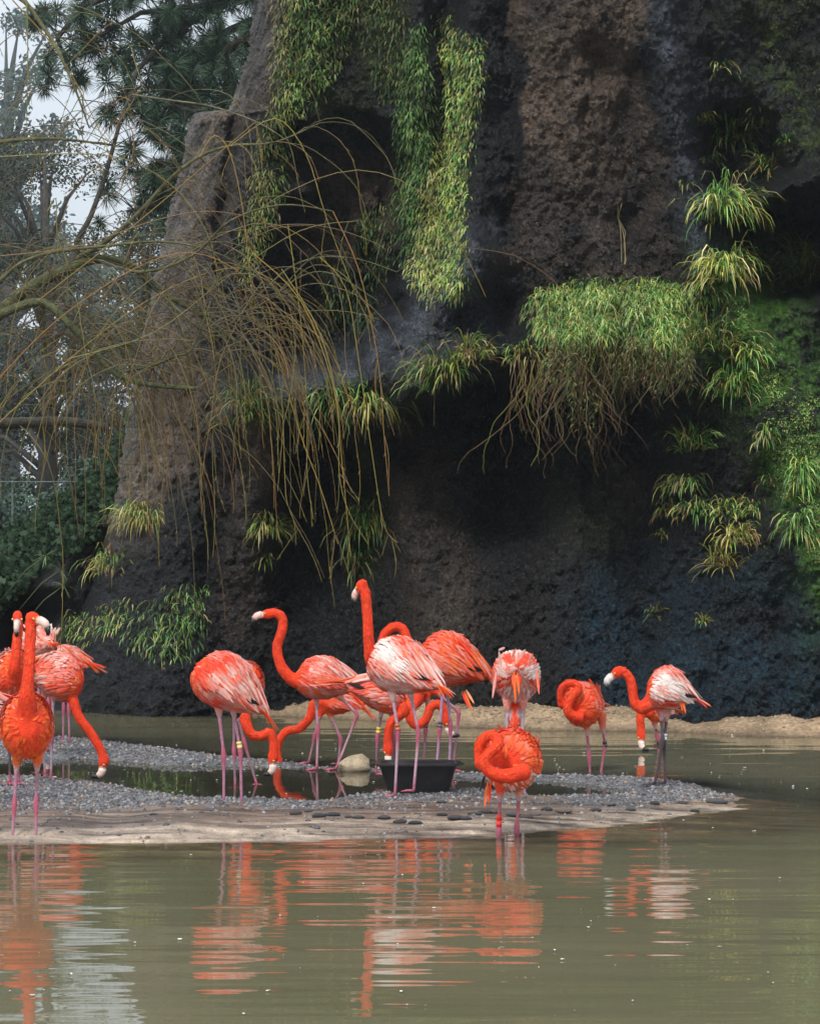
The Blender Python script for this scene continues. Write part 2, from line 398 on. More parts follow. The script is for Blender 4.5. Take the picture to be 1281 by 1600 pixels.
murk = 1 - np.exp(-np.clip(-H, 0, 2) / .085)
dp = sdf(WX, WY, POOL_W); inpool = ss(dp, -.3, .0)
murk = murk * (1 - inpool * .85)
chop = 1.0 - .8 * inpool
tag(np_mesh('pond_water', np.stack([WX, WY, WX * 0], -1).reshape(-1, 3), grid_faces(*WX.shape), water_material(), extra={'depth': murk, 'chop': chop}), kind='structure')

# ------------------------------------------------------------------ the rock
SLp = [(-300, 412), (0, 397), (80, 388), (150, 368), (172, 358), (178, 306), (192, 295), (260, 284), (330, 265), (420, 246), (560, 216), (680, 196), (800, 175), (860, 163), (930, 138), (1000, 108), (1080, 80), (1120, 58), (1220, 40)]
SLy, SLx = [a for a, b in SLp], [b for a, b in SLp]
def SL(py): return np.interp(py, SLy, SLx)
def gauss_line(x, y, pts, w): return np.exp(-(seg_dist(x, y, pts) / w) ** 2)
def box(x, y, x0, x1, y0, y1, s=18, sy=None):
    sy = sy or s; return ss(x, x0 - s, x0 + s) * (1 - ss(x, x1 - s, x1 + s)) * ss(y, y0 - sy, y0 + sy) * (1 - ss(y, y1 - sy, y1 + sy))
LIPx, LIPy = [300, 430, 480, 560, 620, 700, 760, 850, 950, 1080, 1150, 1700], [672, 655, 648, 644, 632, 604, 588, 588, 604, 650, 700, 740]
def wall_Y(px, py):
    x = np.asarray(px, float); y = np.asarray(py, float)
    Y = np.interp(x, [0, 230, 560, 800, 1281, 1700], [32.4, 32.2, 31.3, 30.3, 29.0, 28.1])
    Y = Y + ss(-y, -1100, 200) * .5
    xs = x + fbm(y / 60, y * 0, 3, 5) * 14                     # wavering verticals
    ys = y + fbm(x / 60, x * 0, 3, 6) * 14
    xn0 = x + fbm(x / 60, y / 50, 3, 63) * 50; yn0 = y + fbm(x / 55, y / 60, 3, 64) * 44
    Y = Y - .55 * np.exp(-(seg_dist(x, y, [(440, -200), (420, 200), (345, 600), (310, 850), (250, 1130)]) / 85) ** 2)
    Y = Y + .25 * gauss_line(xs, ys, [(332, 640), (335, 800), (318, 920)], 16)
    Y = Y - .15 * gauss_line(xs, ys, [(400, 650), (395, 820), (380, 1100)], 45)
    Y = Y + .22 * gauss_line(xs, ys, [(372, 165), (352, 260), (340, 420)], 9)
    Y = Y + .62 * box(xn0, yn0, 452, 625, 195, 570, 34, 26)
    Y = Y + .2 * box(xn0, yn0, 560, 620, 330, 560, 30) + fbm(x / 30, y / 45, 3, 65) * .25 * box(x, y, 470, 620, 220, 560, 30)
    Y = Y - .15 * box(xs, ys, 470, 640, 172, 215, 20, 10)
    Y = Y - .5 * np.clip(1 - ((x - 910) / 200) ** 2, 0, 1) ** .7 * (1 - ss(y, 380, 520))
    Y = Y - .38 * gauss_line(xs, ys, [(745, -300), (740, 200), (735, 430)], 28)
    Y = Y - .3 * gauss_line(xs, ys, [(668, -300), (650, 200), (660, 430)], 38)
    Y = Y + .2 * gauss_line(xs, ys, [(698, -300), (692, 60), (688, 250)], 14)
    Y = Y + .18 * gauss_line(xs, ys, [(797, -300), (797, 420)], 15)
    Y = Y + .3 * np.exp(-(((xs - 932) / 21) ** 2 + ((ys - 95) / 40) ** 4)) - .1 * np.exp(-(((x - 928) / 40) ** 2 + ((y - 150) / 18) ** 2))
    Y = Y + .09 * gauss_line(xs, ys, [(925, -300), (925, 60)], 7) + .1 * gauss_line(xs, ys, [(915, 150), (908, 230)], 6)
    Y = Y + .16 * gauss_line(xs, ys, [(985, 120), (975, 200), (1000, 320), (985, 400)], 26)
    Y = Y - .35 * gauss_line(xs, ys, [(1030, -300), (1040, 60), (1075, 250), (1098, 420)], 30)
    xn = x + fbm(x / 50, y / 40, 3, 61) * 46; yn = y + fbm(x / 45, y / 50, 3, 62) * 40
    Y = Y + .6 * box(xn, yn, 1098 , 1205, 165, 296, 24, 22)
    Y = Y - .45 * gauss_line(x, ys, [(1110, 322), (1190, 305), (1250, 285), (1310, 265)], 17)
    Y = Y + 1.1 * box(xn, yn, 1172, 1280, 325, 470, 26, 22)
    Y = Y - .2 * gauss_line(xs, ys, [(1150, -300), (1150, 80), (1240, 240), (1290, 420)], 36)
    Y = Y - .55 * gauss_line(x, y, [(1130, 440), (1180, 560), (1250, 760), (1300, 1000)], 75)
    # shelf and roots
    Y = Y - .8 * gauss_line(xs, ys, [(745, 400), (705, 470), (650, 520), (575, 570), (480, 608), (390, 640)], 46)
    Y = Y + .3 * gauss_line(x, ys, [(600, 625), (560, 615), (520, 632)], 11)
    Y = Y - .55 * gauss_line(xs, ys, [(560, 660), (640, 600), (750, 555), (850, 530), (980, 520), (1080, 580)], 42)
    Y = Y - .45 * gauss_line(x, y, [(870, 500), (960, 490), (1060, 520)], 55)
    lip = np.interp(x, LIPx, LIPy) + fbm(x / 40, x * 0 + 9, 3, 9) * 12
    A = ss(x, 400, 480) * (1 - ss(x, 990, 1090))
    dy = y - lip
    Y = Y + A * (.8 * ss(dy, -4, 26) * (1 - .75 * ss(dy, 40, 380)) - .25 * ss(dy, -140, -10) * (1 - ss(dy, -8, 10)))
    Y = Y + .35 * box(x, y, 755, 865, 640, 850, 45) * A
    Y = Y - .35 * gauss_line(xs, ys, [(640, 780), (680, 900), (720, 1120)], 60)
    Y = Y - .3 * gauss_line(xs, ys, [(860, 900), (900, 1130)], 80) - .2 * gauss_line(xs, ys, [(1180, 850), (1100, 1130)], 90)
    Y = Y - .45 * ss(y, 860, 1130) ** 2
    # rounding at the left edge
    t = np.clip((x - SL(y)) / 75, 0, 1); Y = Y + 1.3 * (1 - np.sqrt(np.clip(1 - (1 - t) ** 2, 0, 1)))
    Y = Y + fbm(x / 90, y / 110, 3, 20) * .22 + fbm(x / 26, y / 26, 3, 24) * .065 + fbm(x / 9, y / 9, 2, 28) * .06 - .06 * np.abs(fbm(x / 4.5, y / 4.5, 2, 31)) 
    return Y
_tx = np.arange(100, 1600, 2.5); _ty = np.arange(-300, 1240, 2.5); _TX, _TY = np.meshgrid(_tx, _ty)
_TAB = wall_Y(_TX, _TY)
def wY1(px, py):
    return float(_TAB[min(max(int((py + 300) / 2.5), 0), len(_ty) - 1), min(max(int((px - 100) / 2.5), 0), len(_tx) - 1)])

U = np.linspace(0, 1, 600) ** 1.05; V = np.arange(-260, 1215, 2.4)
PY = np.repeat(V[:, None], len(U), 1); PX = 300 + U[None, :] * 1260 + (SL(PY) - 300) * (1 - U[None, :]) ** 6
PX = PX + np.where(U[None, :] < .02, fbm(PY / 12, PY * 0, 3, 33) * 5, 0)
WYs = wall_Y(PX, PY)
WXs = (PX - CX) * WYs / F; WZs = CAMH + (HY - PY) * WYs / F
def zone(f): return np.clip(f, 0, 1)[..., None]
rc = np.zeros(PX.shape + (3,)); rc[:] = (.0055, .0072, .0105)
nzl = fbm(PX / 45, PY / 60, 4, 90); nzs = fbm(PX / 10, PY / 10, 3, 95)
def paint(c, wgt, k=1.0):
    global rc
    wgt = zone(wgt * k * np.clip(1 + nzl * 1.3 + nzs * .6, 0, 1.6)); rc = rc + (np.array(c) - rc) * wgt
rel_l = PX - SL(PY)
paint((.185, .14, .105), (1 - ss(rel_l, 38, 105)) * (1 - ss(PY, 740, 900)) * (.75 + .25 * ss(PY, 150, 400)), .95)
paint((.05, .045, .045), gauss_line(PX + fbm(PY / 40, PX / 60, 3, 66) * 40, PY, [(430, -100), (400, 180), (340, 420)], 26), .8)
paint((.13, .10, .078), box(PX, PY, 225, 330, 420, 760, 40), .6)
paint((.07, .055, .045), (1 - ss(rel_l, 60, 130)) * (1 - ss(PY, 740, 900)) * ss(fbm(PX / 14, PY / 22, 4, 69), .02, .22), .9)
paint((.17, .135, .105), box(PX, PY, 380, 425, 640, 760, 25, 40), .9)
paint((.06, .046, .038), box(PX, PY, 340, 410, 700, 1000, 40, 60), .7)
PXn = PX + fbm(PX / 40, PY / 50, 4, 67) * 70; PYn = PY + fbm(PX / 50, PY / 50, 4, 68) * 90
paint((.095, .068, .050), box(PXn, PYn, 806, 1015, -400, 330, 14, 60), 1.0)
paint((.055, .042, .035), box(PXn, PYn, 806, 1062, 280, 450, 16, 40), .85)
paint((.012, .014, .017), gauss_line(PXn, PY, [(985, 120), (975, 200), (1000, 320), (985, 400)], 16), .7)
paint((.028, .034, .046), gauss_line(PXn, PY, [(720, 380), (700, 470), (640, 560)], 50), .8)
paint((.075, .052, .042), box(PX, PY, 480, 620, 240, 430, 40), .7)
paint((.06, .048, .039), gauss_line(PX, PY, [(650, 760), (680, 880), (690, 1080)], 62), .85)
paint((.038, .03, .024), gauss_line(PX, PY, [(950, 760), (900, 900), (840, 1080)], 70), .6)
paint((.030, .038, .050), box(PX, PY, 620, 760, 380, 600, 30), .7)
paint((.009, .028, .046), box(PX, PY, 880, 1400, 880, 1180, 70), .9)
paint((.05, .06, .08), gauss_line(PX, PY, [(1030, -300), (1040, 60), (1075, 250), (1098, 420)], 26), .8)
paint((.075, .088, .11), gauss_line(PXn, PY, [(740, 420), (650, 510), (570, 562), (480, 600)], 36), 1.0)  # pale blue tone paints in the light on top of the sweeping root
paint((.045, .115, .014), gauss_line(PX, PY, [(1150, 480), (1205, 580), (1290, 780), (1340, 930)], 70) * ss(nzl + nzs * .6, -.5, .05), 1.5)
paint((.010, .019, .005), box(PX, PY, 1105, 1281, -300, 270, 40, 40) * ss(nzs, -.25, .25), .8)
paint((.045, .07, .015), gauss_line(PX, PY, [(1170, -50), (1215, 120), (1281, 230)], 22) * ss(nzs, -.2, .3), .9)
paint((.02, .034, .010), box(PX, PY, 480, 640, -300, 180, 30), .8)
paint((.02, .035, .012), gauss_line(PX, PY, [(575, 720), (565, 900)], 24), .7)
paint((.02, .035, .014), gauss_line(PX, PY, [(880, 780), (930, 830)], 40), .5)
# the side that turns away behind the left edge
nc = PX.shape[1]; back = []
for dY in (6.0, 3.0, 1.2, .4):
    yy = WYs[:, :1] + dY; xx = WXs[:, :1] + dY * .12; back.append((xx, yy, WZs[:, :1]))
XX = np.concatenate([b[0] for b in back] + [WXs], 1); YY = np.concatenate([b[1] for b in back] + [WYs], 1); ZZ = np.concatenate([b[2] for b in back] + [WZs], 1)
CC = np.concatenate([rc[:, :1]] * 4 + [rc], 1)
Pg = np.stack([XX, YY, ZZ], -1); du = np.gradient(Pg, axis=1); dv = np.gradient(Pg, axis=0); nn_ = np.cross(du, dv); nn_ /= np.linalg.norm(nn_, axis=-1, keepdims=True) + 1e-9
nn_ *= np.where(nn_[..., 1:2] > 0, -1, 1)
dsp = fbm(XX * 9 + YY * 5, ZZ * 9 + YY * 7, 3, 180) * .032 + fbm(XX * 24 + YY * 11, ZZ * 24 + YY * 19, 3, 184) * .028
Pg = Pg + nn_ * dsp[..., None]
rock = np_mesh('rock_face', Pg.reshape(-1, 3), grid_faces(*XX.shape)[:, ::-1], M_ROCK, CC.reshape(-1, 3))
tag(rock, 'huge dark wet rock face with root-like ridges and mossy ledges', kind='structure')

# low boulder at the far left under the ivy
IVt = ([-260, 0, 60, 130, 175, 200, 240], [960, 835, 798, 745, 690, 640, 600])
def boulder_Y(px, py):
    top = np.interp(px, *IVt)
    t = np.clip((py - top) / 300, 0, 1)
    return 35.0 - 2.0 * np.sqrt(t) + 1.2 * ss(px, 90, 190) * ss(py, 800, 900) + 1.0 * box(px, py, 0, 90, 930, 1100, 40, 20) + fbm(px / 40, py / 40, 4, 110) * .35
u = np.linspace(0, 1, 90); v = np.linspace(0, 1, 110); UU, VV = np.meshgrid(u, v)
PXb = -300 + UU * 560; tb = np.interp(PXb, *IVt); PYb = tb + VV * (1180 - tb); YB = boulder_Y(PXb, PYb)
XB, ZB = (PXb - CX) * YB / F, CAMH + (HY - PYb) * YB / F
YB[0] += 2.5; YB[1] += .5
bc = np.zeros(PXb.shape + (3,)); bc[:] = (.03, .031, .036)
bo = np_mesh('boulder', np.stack([XB, YB, ZB], -1).reshape(-1, 3), grid_faces(*XB.shape)[:, ::-1], M_ROCK, bc.reshape(-1, 3), origin=(-3.6, 33, 0))
tag(bo, 'low dark boulder under the ivy at the far left', 'boulder')

# ------------------------------------------------------------------ plants on the rock
GREENS = [(.06, .15, .03), (.095, .23, .05), (.16, .31, .08), (.035, .10, .03), (.24, .36, .14), (.03, .07, .02)]
YELL = [(.30, .30, .07), (.24, .27, .06), (.38, .34, .16)]
BROWN = [(.17, .10, .05), (.22, .14, .07)]
def blade(mb, p, d0, L, w, c, droop=1.0, seg=4):
    """a curved tapering leaf from p, starting along d0 and bending down"""
    pts = [p]; d = d0.normalized(); st = L / seg
    for i in range(seg):
        pts.append(pts[-1] + d * st); d = (d + Vector((0, 0, -droop * (.35 + .25 * i)))).normalized()
    sd = d0.cross(Vector((0, 0, 1))); sd = (sd if sd.length > .01 else Vector((1, 0, 0))).normalized()
    sd = (sd + Vector((random.uniform(-.7, .7), random.uniform(-.5, .5), random.uniform(-.4, .4)))).normalized()
    vs = []; ws = [.6, 1, .9, .6][:seg]
    for i in range(seg): vs += [pts[i] - sd * w * ws[i] * .5, pts[i] + sd * w * ws[i] * .5]
    vs.append(pts[-1]); fs = [(2 * i, 2 * i + 1, 2 * i + 3, 2 * i + 2) for i in range(seg - 1)] + [(2 * seg - 2, 2 * seg - 1, 2 * seg)]
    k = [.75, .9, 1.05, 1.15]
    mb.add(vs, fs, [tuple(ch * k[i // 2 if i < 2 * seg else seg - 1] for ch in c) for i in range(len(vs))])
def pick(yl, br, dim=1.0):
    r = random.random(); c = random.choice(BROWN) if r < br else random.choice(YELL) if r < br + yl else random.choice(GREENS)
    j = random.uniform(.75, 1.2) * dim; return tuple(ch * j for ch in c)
def strand(mb, p, L, c, r=.004, wig=.05):
    pts = [p]; q = p.copy(); v = Vector((0, 0, 0)); n = max(5, int(L / .05))
    for i in range(n):
        v = v * .8 + Vector((random.uniform(-wig, wig), random.uniform(-wig, wig) * .5, 0)) * .5
        q = q + Vector((v.x, v.y, -L / n)); pts.append(q.copy())
    mb.tube(pts, [r * (1 - .6 * i / n) for i in range(n + 1)], 3, c, cap=False)
def tuft(px, py, rx, ln, n, label, group, yl=.25, br=.08, dim=1.0, roots=0, rootlen=0, out=.10):
    """a clump of arching leaves rooted on the rock; rx and ln in photo pixels"""
    Y0 = wY1(px, py); c0 = P(px, py, Y0); s = Y0 / F; mb = MB(); dr = random.uniform(.55, 1.6); tilt = random.uniform(-.35, .35); upb = random.uniform(-.3, .4)
    for i in range(n):
        a = random.uniform(-1, 1) * (1 - .35 * random.random()); ax = px + a * rx * .75; ay = py + (random.uniform(-.38, .25) + .15 * a * a) * ln
        yy = wY1(ax, ay); p = P(ax, ay, yy - .02)
        d = Vector((a * .9 + tilt + random.uniform(-.6, .6), -random.uniform(.3, 1), random.uniform(-.1, 1.1) + upb))
        blade(mb, p, d, random.choice((random.uniform(.3, .7), random.uniform(.6, 1.15))) * max(ln, 26) * s * 1.25, random.uniform(.008, .014), pick(yl, br if ay < py else br * 2 + .08, dim * random.uniform(.8, 1.7)), dr * random.uniform(.6, 1.4))
    if roots:
        e = empty('grass_tuft', c0); b = mb.build('blades', M_LEAF, e); b['kind'] = 'stuff'
        rb = MB()
        for i in range(roots):
            ax = px + random.gauss(0, .4) * rx; p = P(ax, py + ln * .3, wY1(ax, py) - .06)
            strand(rb, p, random.uniform(.35, 1) * rootlen * s, random.choice(BROWN + YELL[1:2]))
        rb.build('hanging_roots', M_TWIG, e)['kind'] = 'stuff'; tag(e, label, 'grass tuft', group)
    else:
        tag(mb.build('grass_tuft', M_LEAF, origin=c0), label, 'grass tuft', group)
GR = 'grass tufts rooted in the rock face'
BIGT = [([(192, 1000), (228, 948), (275, 915), (325, 918), (322, 975), (292, 1028), (232, 1022)], 420, 'largest bright green tuft low on the left foot of the rock', .15),
        ([(92, 992), (110, 962), (160, 950), (206, 938), (202, 968), (140, 1002)], 260, 'wide flat green tuft low on the left foot of the rock', .35)]
T = [
 (1132, 330, 36, 66, 150, 'rounded arching green grass tuft on the end of the right-hand ledge', .35, .03, 1.1),
 (1132, 425, 38, 60, 150, 'yellowish grass tuft directly below the rounded tuft at the right ledge', .6, .1, 1.1),
 (1100, 465, 22, 36, 50, 'small thin tuft at the right end of the big grassy shelf', .3, .05, .8),
 (1115, 535, 46, 52, 130, 'wide sprawling grass tuft just right of the big grassy shelf', .3, .06, .8),
 (1176, 556, 22, 32, 60, 'small pale tuft at the edge of the green moss slope', .5, .03, 1),
 (1145, 608, 28, 52, 90, 'green tuft hanging alone beside the moss slope, below the small pale tuft', .2, .02, 1.1),
 (1196, 680, 13, 28, 30, 'thin isolated tuft on bare rock left of the moss slope', .3, .05, .8),
 (1082, 695, 26, 40, 70, 'green tuft at the top of the chain of tufts on the lower right rock', .2, .05, 1),
 (1068, 760, 30, 34, 70, 'low spreading tuft second from the top in the lower right chain', .35, .05, .9),
 (1088, 800, 30, 28, 60, 'flat tuft in the horizontal row of the lower right chain, left of middle', .3, .05, 1),
 (1046, 802, 15, 26, 30, 'small tuft at the left end of the horizontal row of tufts', .3, .1, .8),
 (1136, 798, 28, 30, 60, 'flat tuft in the middle right of the horizontal row of tufts', .4, .05, 1),
 (1174, 800, 14, 26, 34, 'small round tuft at the right end of the horizontal row of tufts', .3, .02, .9),
 (1154, 845, 28, 38, 75, 'yellow green tuft just below the horizontal row of tufts', .6, .1, 1.05),
 (1130, 880, 26, 36, 70, 'yellow brown tuft lowest in the lower right chain', .65, .15, 1),
 (1038, 840, 10, 14, 16, 'tiny yellowish tuft under the left end of the row', .7, .1, .6),
 (1020, 960, 8, 15, 14, 'tiny dim tuft on the plain lower rock, left one of two', .4, .1, .6),
 (1098, 972, 8, 12, 14, 'tiny bright tuft on the plain lower rock, right one of two', .7, 0, .8),
 (1256, 745, 24, 52, 80, 'long leaved tuft at the right edge below the moss slope', .2, .03, 1),
 (1234, 778, 14, 28, 26, 'small tuft left of the long leaved tuft at the right edge', .3, .03, .7),
 (1252, 828, 26, 54, 80, 'long leaved tuft lowest at the right edge of the picture', .2, .03, .9),
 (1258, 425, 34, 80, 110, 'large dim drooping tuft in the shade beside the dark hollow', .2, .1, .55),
 (1128, 105, 20, 30, 40, 'small tuft high on the upper right rock', .5, .05, .75),
 (1098, 190, 18, 34, 40, 'small spiky tuft at the upper left corner of the right-hand niche', .3, .05, .8),
 (1146, 212, 36, 54, 100, 'broad drooping tuft in the middle of the right-hand niche', .25, .1, .75),
 (1190, 192, 20, 52, 50, 'tall thin tuft at the right side of the right-hand niche', .5, .05, .75),
 (1198, 258, 24, 42, 70, 'pale arching tuft low in the right-hand niche above the ledge', .55, .05, 1),
 (1108, 250, 16, 30, 36, 'small bright tuft at the lower left of the right-hand niche', .4, .0, .9),
 (1228, 220, 12, 28, 22, 'thin dim tuft right of the right-hand niche', .3, .1, .6),
 (1072, 290, 13, 12, 18, 'tiny flat tuft on the bluish ridge left of the niche', .4, .1, .6),
 (1198, 752, 14, 20, 18, 'faint small tuft between the chain and the right edge', .3, .2, .5),
 (690, 588, 44, 62, 150, 'bushy green tuft hanging from the lip of the overhang', .3, .08, 1),
 (736, 552, 28, 44, 90, 'yellow green tuft on top of the overhang beside the bushy one', .45, .1, 1),
 (575, 640, 28, 62, 130, 'leafy tuft with brown leaves hanging under the root, right of a pair', .35, .2, 1.05),
 (520, 636, 27, 66, 120, 'green leafy tuft hanging under the root, left of a pair', .1, .03, .95),
 (572, 825, 30, 60, 120, 'green tuft on the dark rock above the tallest flamingo', .15, .1, .8),
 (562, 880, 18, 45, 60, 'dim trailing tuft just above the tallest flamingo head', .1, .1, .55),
 (422, 828, 24, 40, 70, 'yellow tuft on the rock below the willow twig tips', .6, .1, 1),
 (415, 876, 12, 18, 22, 'small tuft just below the yellow tuft under the willow', .4, .1, .8),
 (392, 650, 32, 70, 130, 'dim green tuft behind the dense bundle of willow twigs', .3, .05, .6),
 (218, 815, 34, 46, 130, 'yellow green tuft highest on the left foot of the rock', .5, .12, 1),
 (170, 885, 28, 42, 90, 'tuft second from top on the left foot of the rock', .5, .12, .95),
]
for (px, py, rx, ln, n, lab, yl, br, dim) in T:
    q = 1.1 if px < 1000 else .95 if px > 1225 else 1.0 if py < 300 else 1.05 if py < 500 else 1.2
    tuft(px, py, rx * q, ln * q * (.85 if py < 300 else 1), int(n * (1.1 if py < 300 else 1.9)), lab, GR, yl, br, dim * (1.35 if px > 1000 and py > 300 else 1.05))
tuft(820, 552, 34, 34, 120, 'small tuft on the lip with brown roots dangling below it', GR, .4, .1, 1, roots=26, rootlen=190)

def curtain(name, label, cat, poly, n, yl=.25, br=.03, dim=1.0, ln=(.10, .17), out=(.02, .12), group=None, ygrad=None, thick=.12):
    xs = [p[0] for p in poly]; ys = [p[1] for p in poly]; mb = MB(); c0 = P(sum(xs) / len(xs), sum(ys) / len(ys), wY1(sum(xs) / len(xs), sum(ys) / len(ys)))
    n = int(n * 1.6); ax = RNG.uniform(min(xs) - 5, max(xs) + 5, n * 8); ay = RNG.uniform(min(ys) - 5, max(ys) + 5, n * 8)
    sdv = sdf(ax, ay, poly) ; ok = sdv > RNG.uniform(-10, 4, n * 8)
    ax, ay, sdv = ax[ok][:n], ay[ok][:n], sdv[ok][:n]; clv = fbm(ax / 22., ay / 22., 2, 140)
    for x, y, sdist, cl in zip(ax.tolist(), ay.tolist(), sdv.tolist(), clv.tolist()):
        e = min(1, max(0, sdist) / 25); p = P(x, y, wY1(x, y) + .02 - thick * e * (random.random() * .8 + .2) * (1 + cl))
        d = Vector((random.uniform(-.7, .7), -random.uniform(.3, 1), random.uniform(-.5, .6)))
        yy = yl + (ygrad(x, y) if ygrad else 0)
        blade(mb, p, d, random.uniform(*ln) * .85, random.uniform(.006, .010), pick(yy, br, dim * 1.25 * (1 + cl * .9)), random.uniform(.6, 1.4))
    return mb, c0
for poly, n_, lab, yl in BIGT:
    mb, c0 = curtain('', '', '', poly, n_, yl=yl, br=.04, dim=1.1, ln=(.10, .24), thick=.12); tag(mb.build('grass_tuft', M_LEAF, origin=c0), lab, 'grass tuft', GR)
def plant(name, label, cat, poly, n, **k):
    mb, c0 = curtain(name, label, cat, poly, n, **k); tag(mb.build(name, M_LEAF, origin=c0), label, cat, 'hanging grass curtains on the rock'); return c0
plant('hanging_grass', 'broad dark green grass curtain at the top left of the rock', 'hanging plant', [(440, -60), (545, -60), (560, 20), (530, 90), (500, 150), (455, 185), (425, 200), (425, 120)], 2000, dim=.8, ygrad=lambda x, y: .3 * (x < 455))
plant('hanging_grass', 'yellowish grass trailing down the left edge behind the willow whips', 'hanging plant', [(420, 170), (455, 180), (450, 270), (425, 360), (385, 440), (375, 380), (400, 270)], 900, yl=.5, dim=.7)
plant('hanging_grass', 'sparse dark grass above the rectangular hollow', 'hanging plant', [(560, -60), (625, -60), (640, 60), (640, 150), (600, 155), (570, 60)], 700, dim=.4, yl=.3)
plant('hanging_grass', 'long straight dark green grass strip, left one of the two long strips', 'hanging plant', [(630, 80), (655, 40), (664, 110), (672, 180), (664, 300), (655, 380), (635, 410), (622, 300), (622, 180)], 2300, yl=.05, dim=.8)
plant('hanging_grass', 'long yellow green grass strip, right one of the two long strips', 'hanging plant', [(686, 75), (715, 50), (746, 70), (750, 120), (738, 200), (728, 300), (728, 400), (718, 465), (670, 470), (640, 430), (655, 340), (680, 230), (700, 140)], 3600, yl=.38, dim=1.25, thick=.2, ygrad=lambda x, y: .3 * (x < 690))
plant('hanging_grass', 'small grey green grass sprig above the yellow green strip', 'hanging plant', [(680, 25), (700, 22), (712, 45), (690, 62)], 90, yl=.4, dim=.7)
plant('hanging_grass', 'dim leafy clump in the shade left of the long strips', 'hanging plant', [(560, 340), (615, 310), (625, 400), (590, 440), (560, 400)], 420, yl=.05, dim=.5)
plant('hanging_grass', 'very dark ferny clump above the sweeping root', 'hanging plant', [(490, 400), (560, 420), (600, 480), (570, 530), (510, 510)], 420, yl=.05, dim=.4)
# the big grassy shelf
poly = [(822, 480), (845, 455), (900, 442), (960, 440), (1020, 438), (1060, 445), (1095, 470), (1100, 520), (1050, 555), (960, 560), (880, 550), (835, 520)]
mb, c0 = curtain('', '', '', poly, 4600, yl=.32, br=.03, dim=1.3, ln=(.12, .21), thick=.35)
e = empty('grass_cushion', c0); mb.build('blades', M_LEAF, e)['kind'] = 'stuff'
rb = MB()
for i in range(260):
    x = random.uniform(850, 1078); y = random.uniform(520, 575); p = P(x, y, wY1(x, min(y, 560)) - random.uniform(.1, .42))
    L = (85 + 105 * math.exp(-((x - 915) / 40) ** 2) + 20 * math.sin(x / 9)) * random.uniform(.35, 1.0)
    strand(rb, p, L * p.y / F, random.choice(BROWN + [(.10, .10, .04), (.09, .13, .04), (.2, .15, .07), (.08, .05, .03)]), .0042, .06)
    if random.random() < .9:
        for j in range(11):
            q = p + Vector((random.uniform(-.03, .03), -.01, -random.random() * L * p.y / F * .7)); blade(rb, q, Vector((random.uniform(-1, 1), -.5, .2)), .09, .008, pick(.4, .2, .75))
rb.build('hanging_roots', M_TWIG, e)['kind'] = 'stuff'
tag(e, 'thick grass cushion on the rock shelf with a fringe of brown hanging roots', 'hanging plant')
def moss(label, poly, n, dim):
    mb, c0 = curtain('', '', '', poly, n, yl=.25, br=.0, dim=dim, ln=(.018, .036), thick=.02); o = mb.build('moss', M_LEAF, origin=c0); tag(o, label, 'moss', kind='stuff')
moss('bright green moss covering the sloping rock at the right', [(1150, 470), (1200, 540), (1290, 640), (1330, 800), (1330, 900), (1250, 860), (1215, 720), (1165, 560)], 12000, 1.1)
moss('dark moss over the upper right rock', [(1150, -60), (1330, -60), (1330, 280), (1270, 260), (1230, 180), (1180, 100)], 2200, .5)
# small dead stalk up the trunk and pale leafy sprig in the hollow
mb = MB()
for k in range(3):
    pts = [P(972 + k * 2 + random.uniform(-3, 3) - (8 if i > 3 else 0), 428 - i * 22, wY1(972, 428 - i * 22) - .03) for i in range(6)]; mb.tube(pts, .006, 4, (.14, .11, .05))
tag(mb.build('dry_vine', M_TWIG, origin=P(972, 428, wY1(972, 428))), 'thin dry vine stalk climbing the brown rock above the grass cushion', 'vine')
mb = MB(); c0 = P(1215, 440, wY1(1215, 440))
for i in range(60):
    x, y = random.gauss(1212, 18), random.gauss(412, 18); p = P(x, y, wY1(x, y) - .15)
    blade(mb, p, Vector((random.uniform(-1, 1), -.6, random.uniform(-.5, .5))), .07, .035, (.10, .12, .12), .4)
le = empty('leafy_sprig', c0); mb.build('leaves', M_LEAF, le)['kind'] = 'stuff'; mb = MB()
mb.tube([c0, P(1213, 418, c0.y - .1), P(1210, 395, c0.y - .12)], .005, 4, (.07, .07, .05)); mb.build('stem', M_TWIG, le)
tag(le, 'pale grey leafy sprig inside the dark hollow at right', 'plant')
# reed tufts on the boulder
mb = MB(); c0 = P(85, 905, float(boulder_Y(85., 905.)))
for (hx, hy) in ((95, 890), (72, 868), (100, 915)):
    hp = P(hx, hy, c0.y - .5); mb.tube([P(hx - 70, hy + 70, c0.y - .1), P(hx - 30, hy + 22, c0.y - .4), hp], .005, 3, (.12, .14, .07))
    for i in range(16): blade(mb, hp, Vector((random.uniform(-1, 1), random.uniform(-.6, .4), random.uniform(-.6, .8))), .16, .009, (.16, .22, .09), .3)
tag(mb.build('umbrella_sedge', M_LEAF, origin=c0), 'umbrella sedge with starry heads leaning over the dark boulder', 'plant')

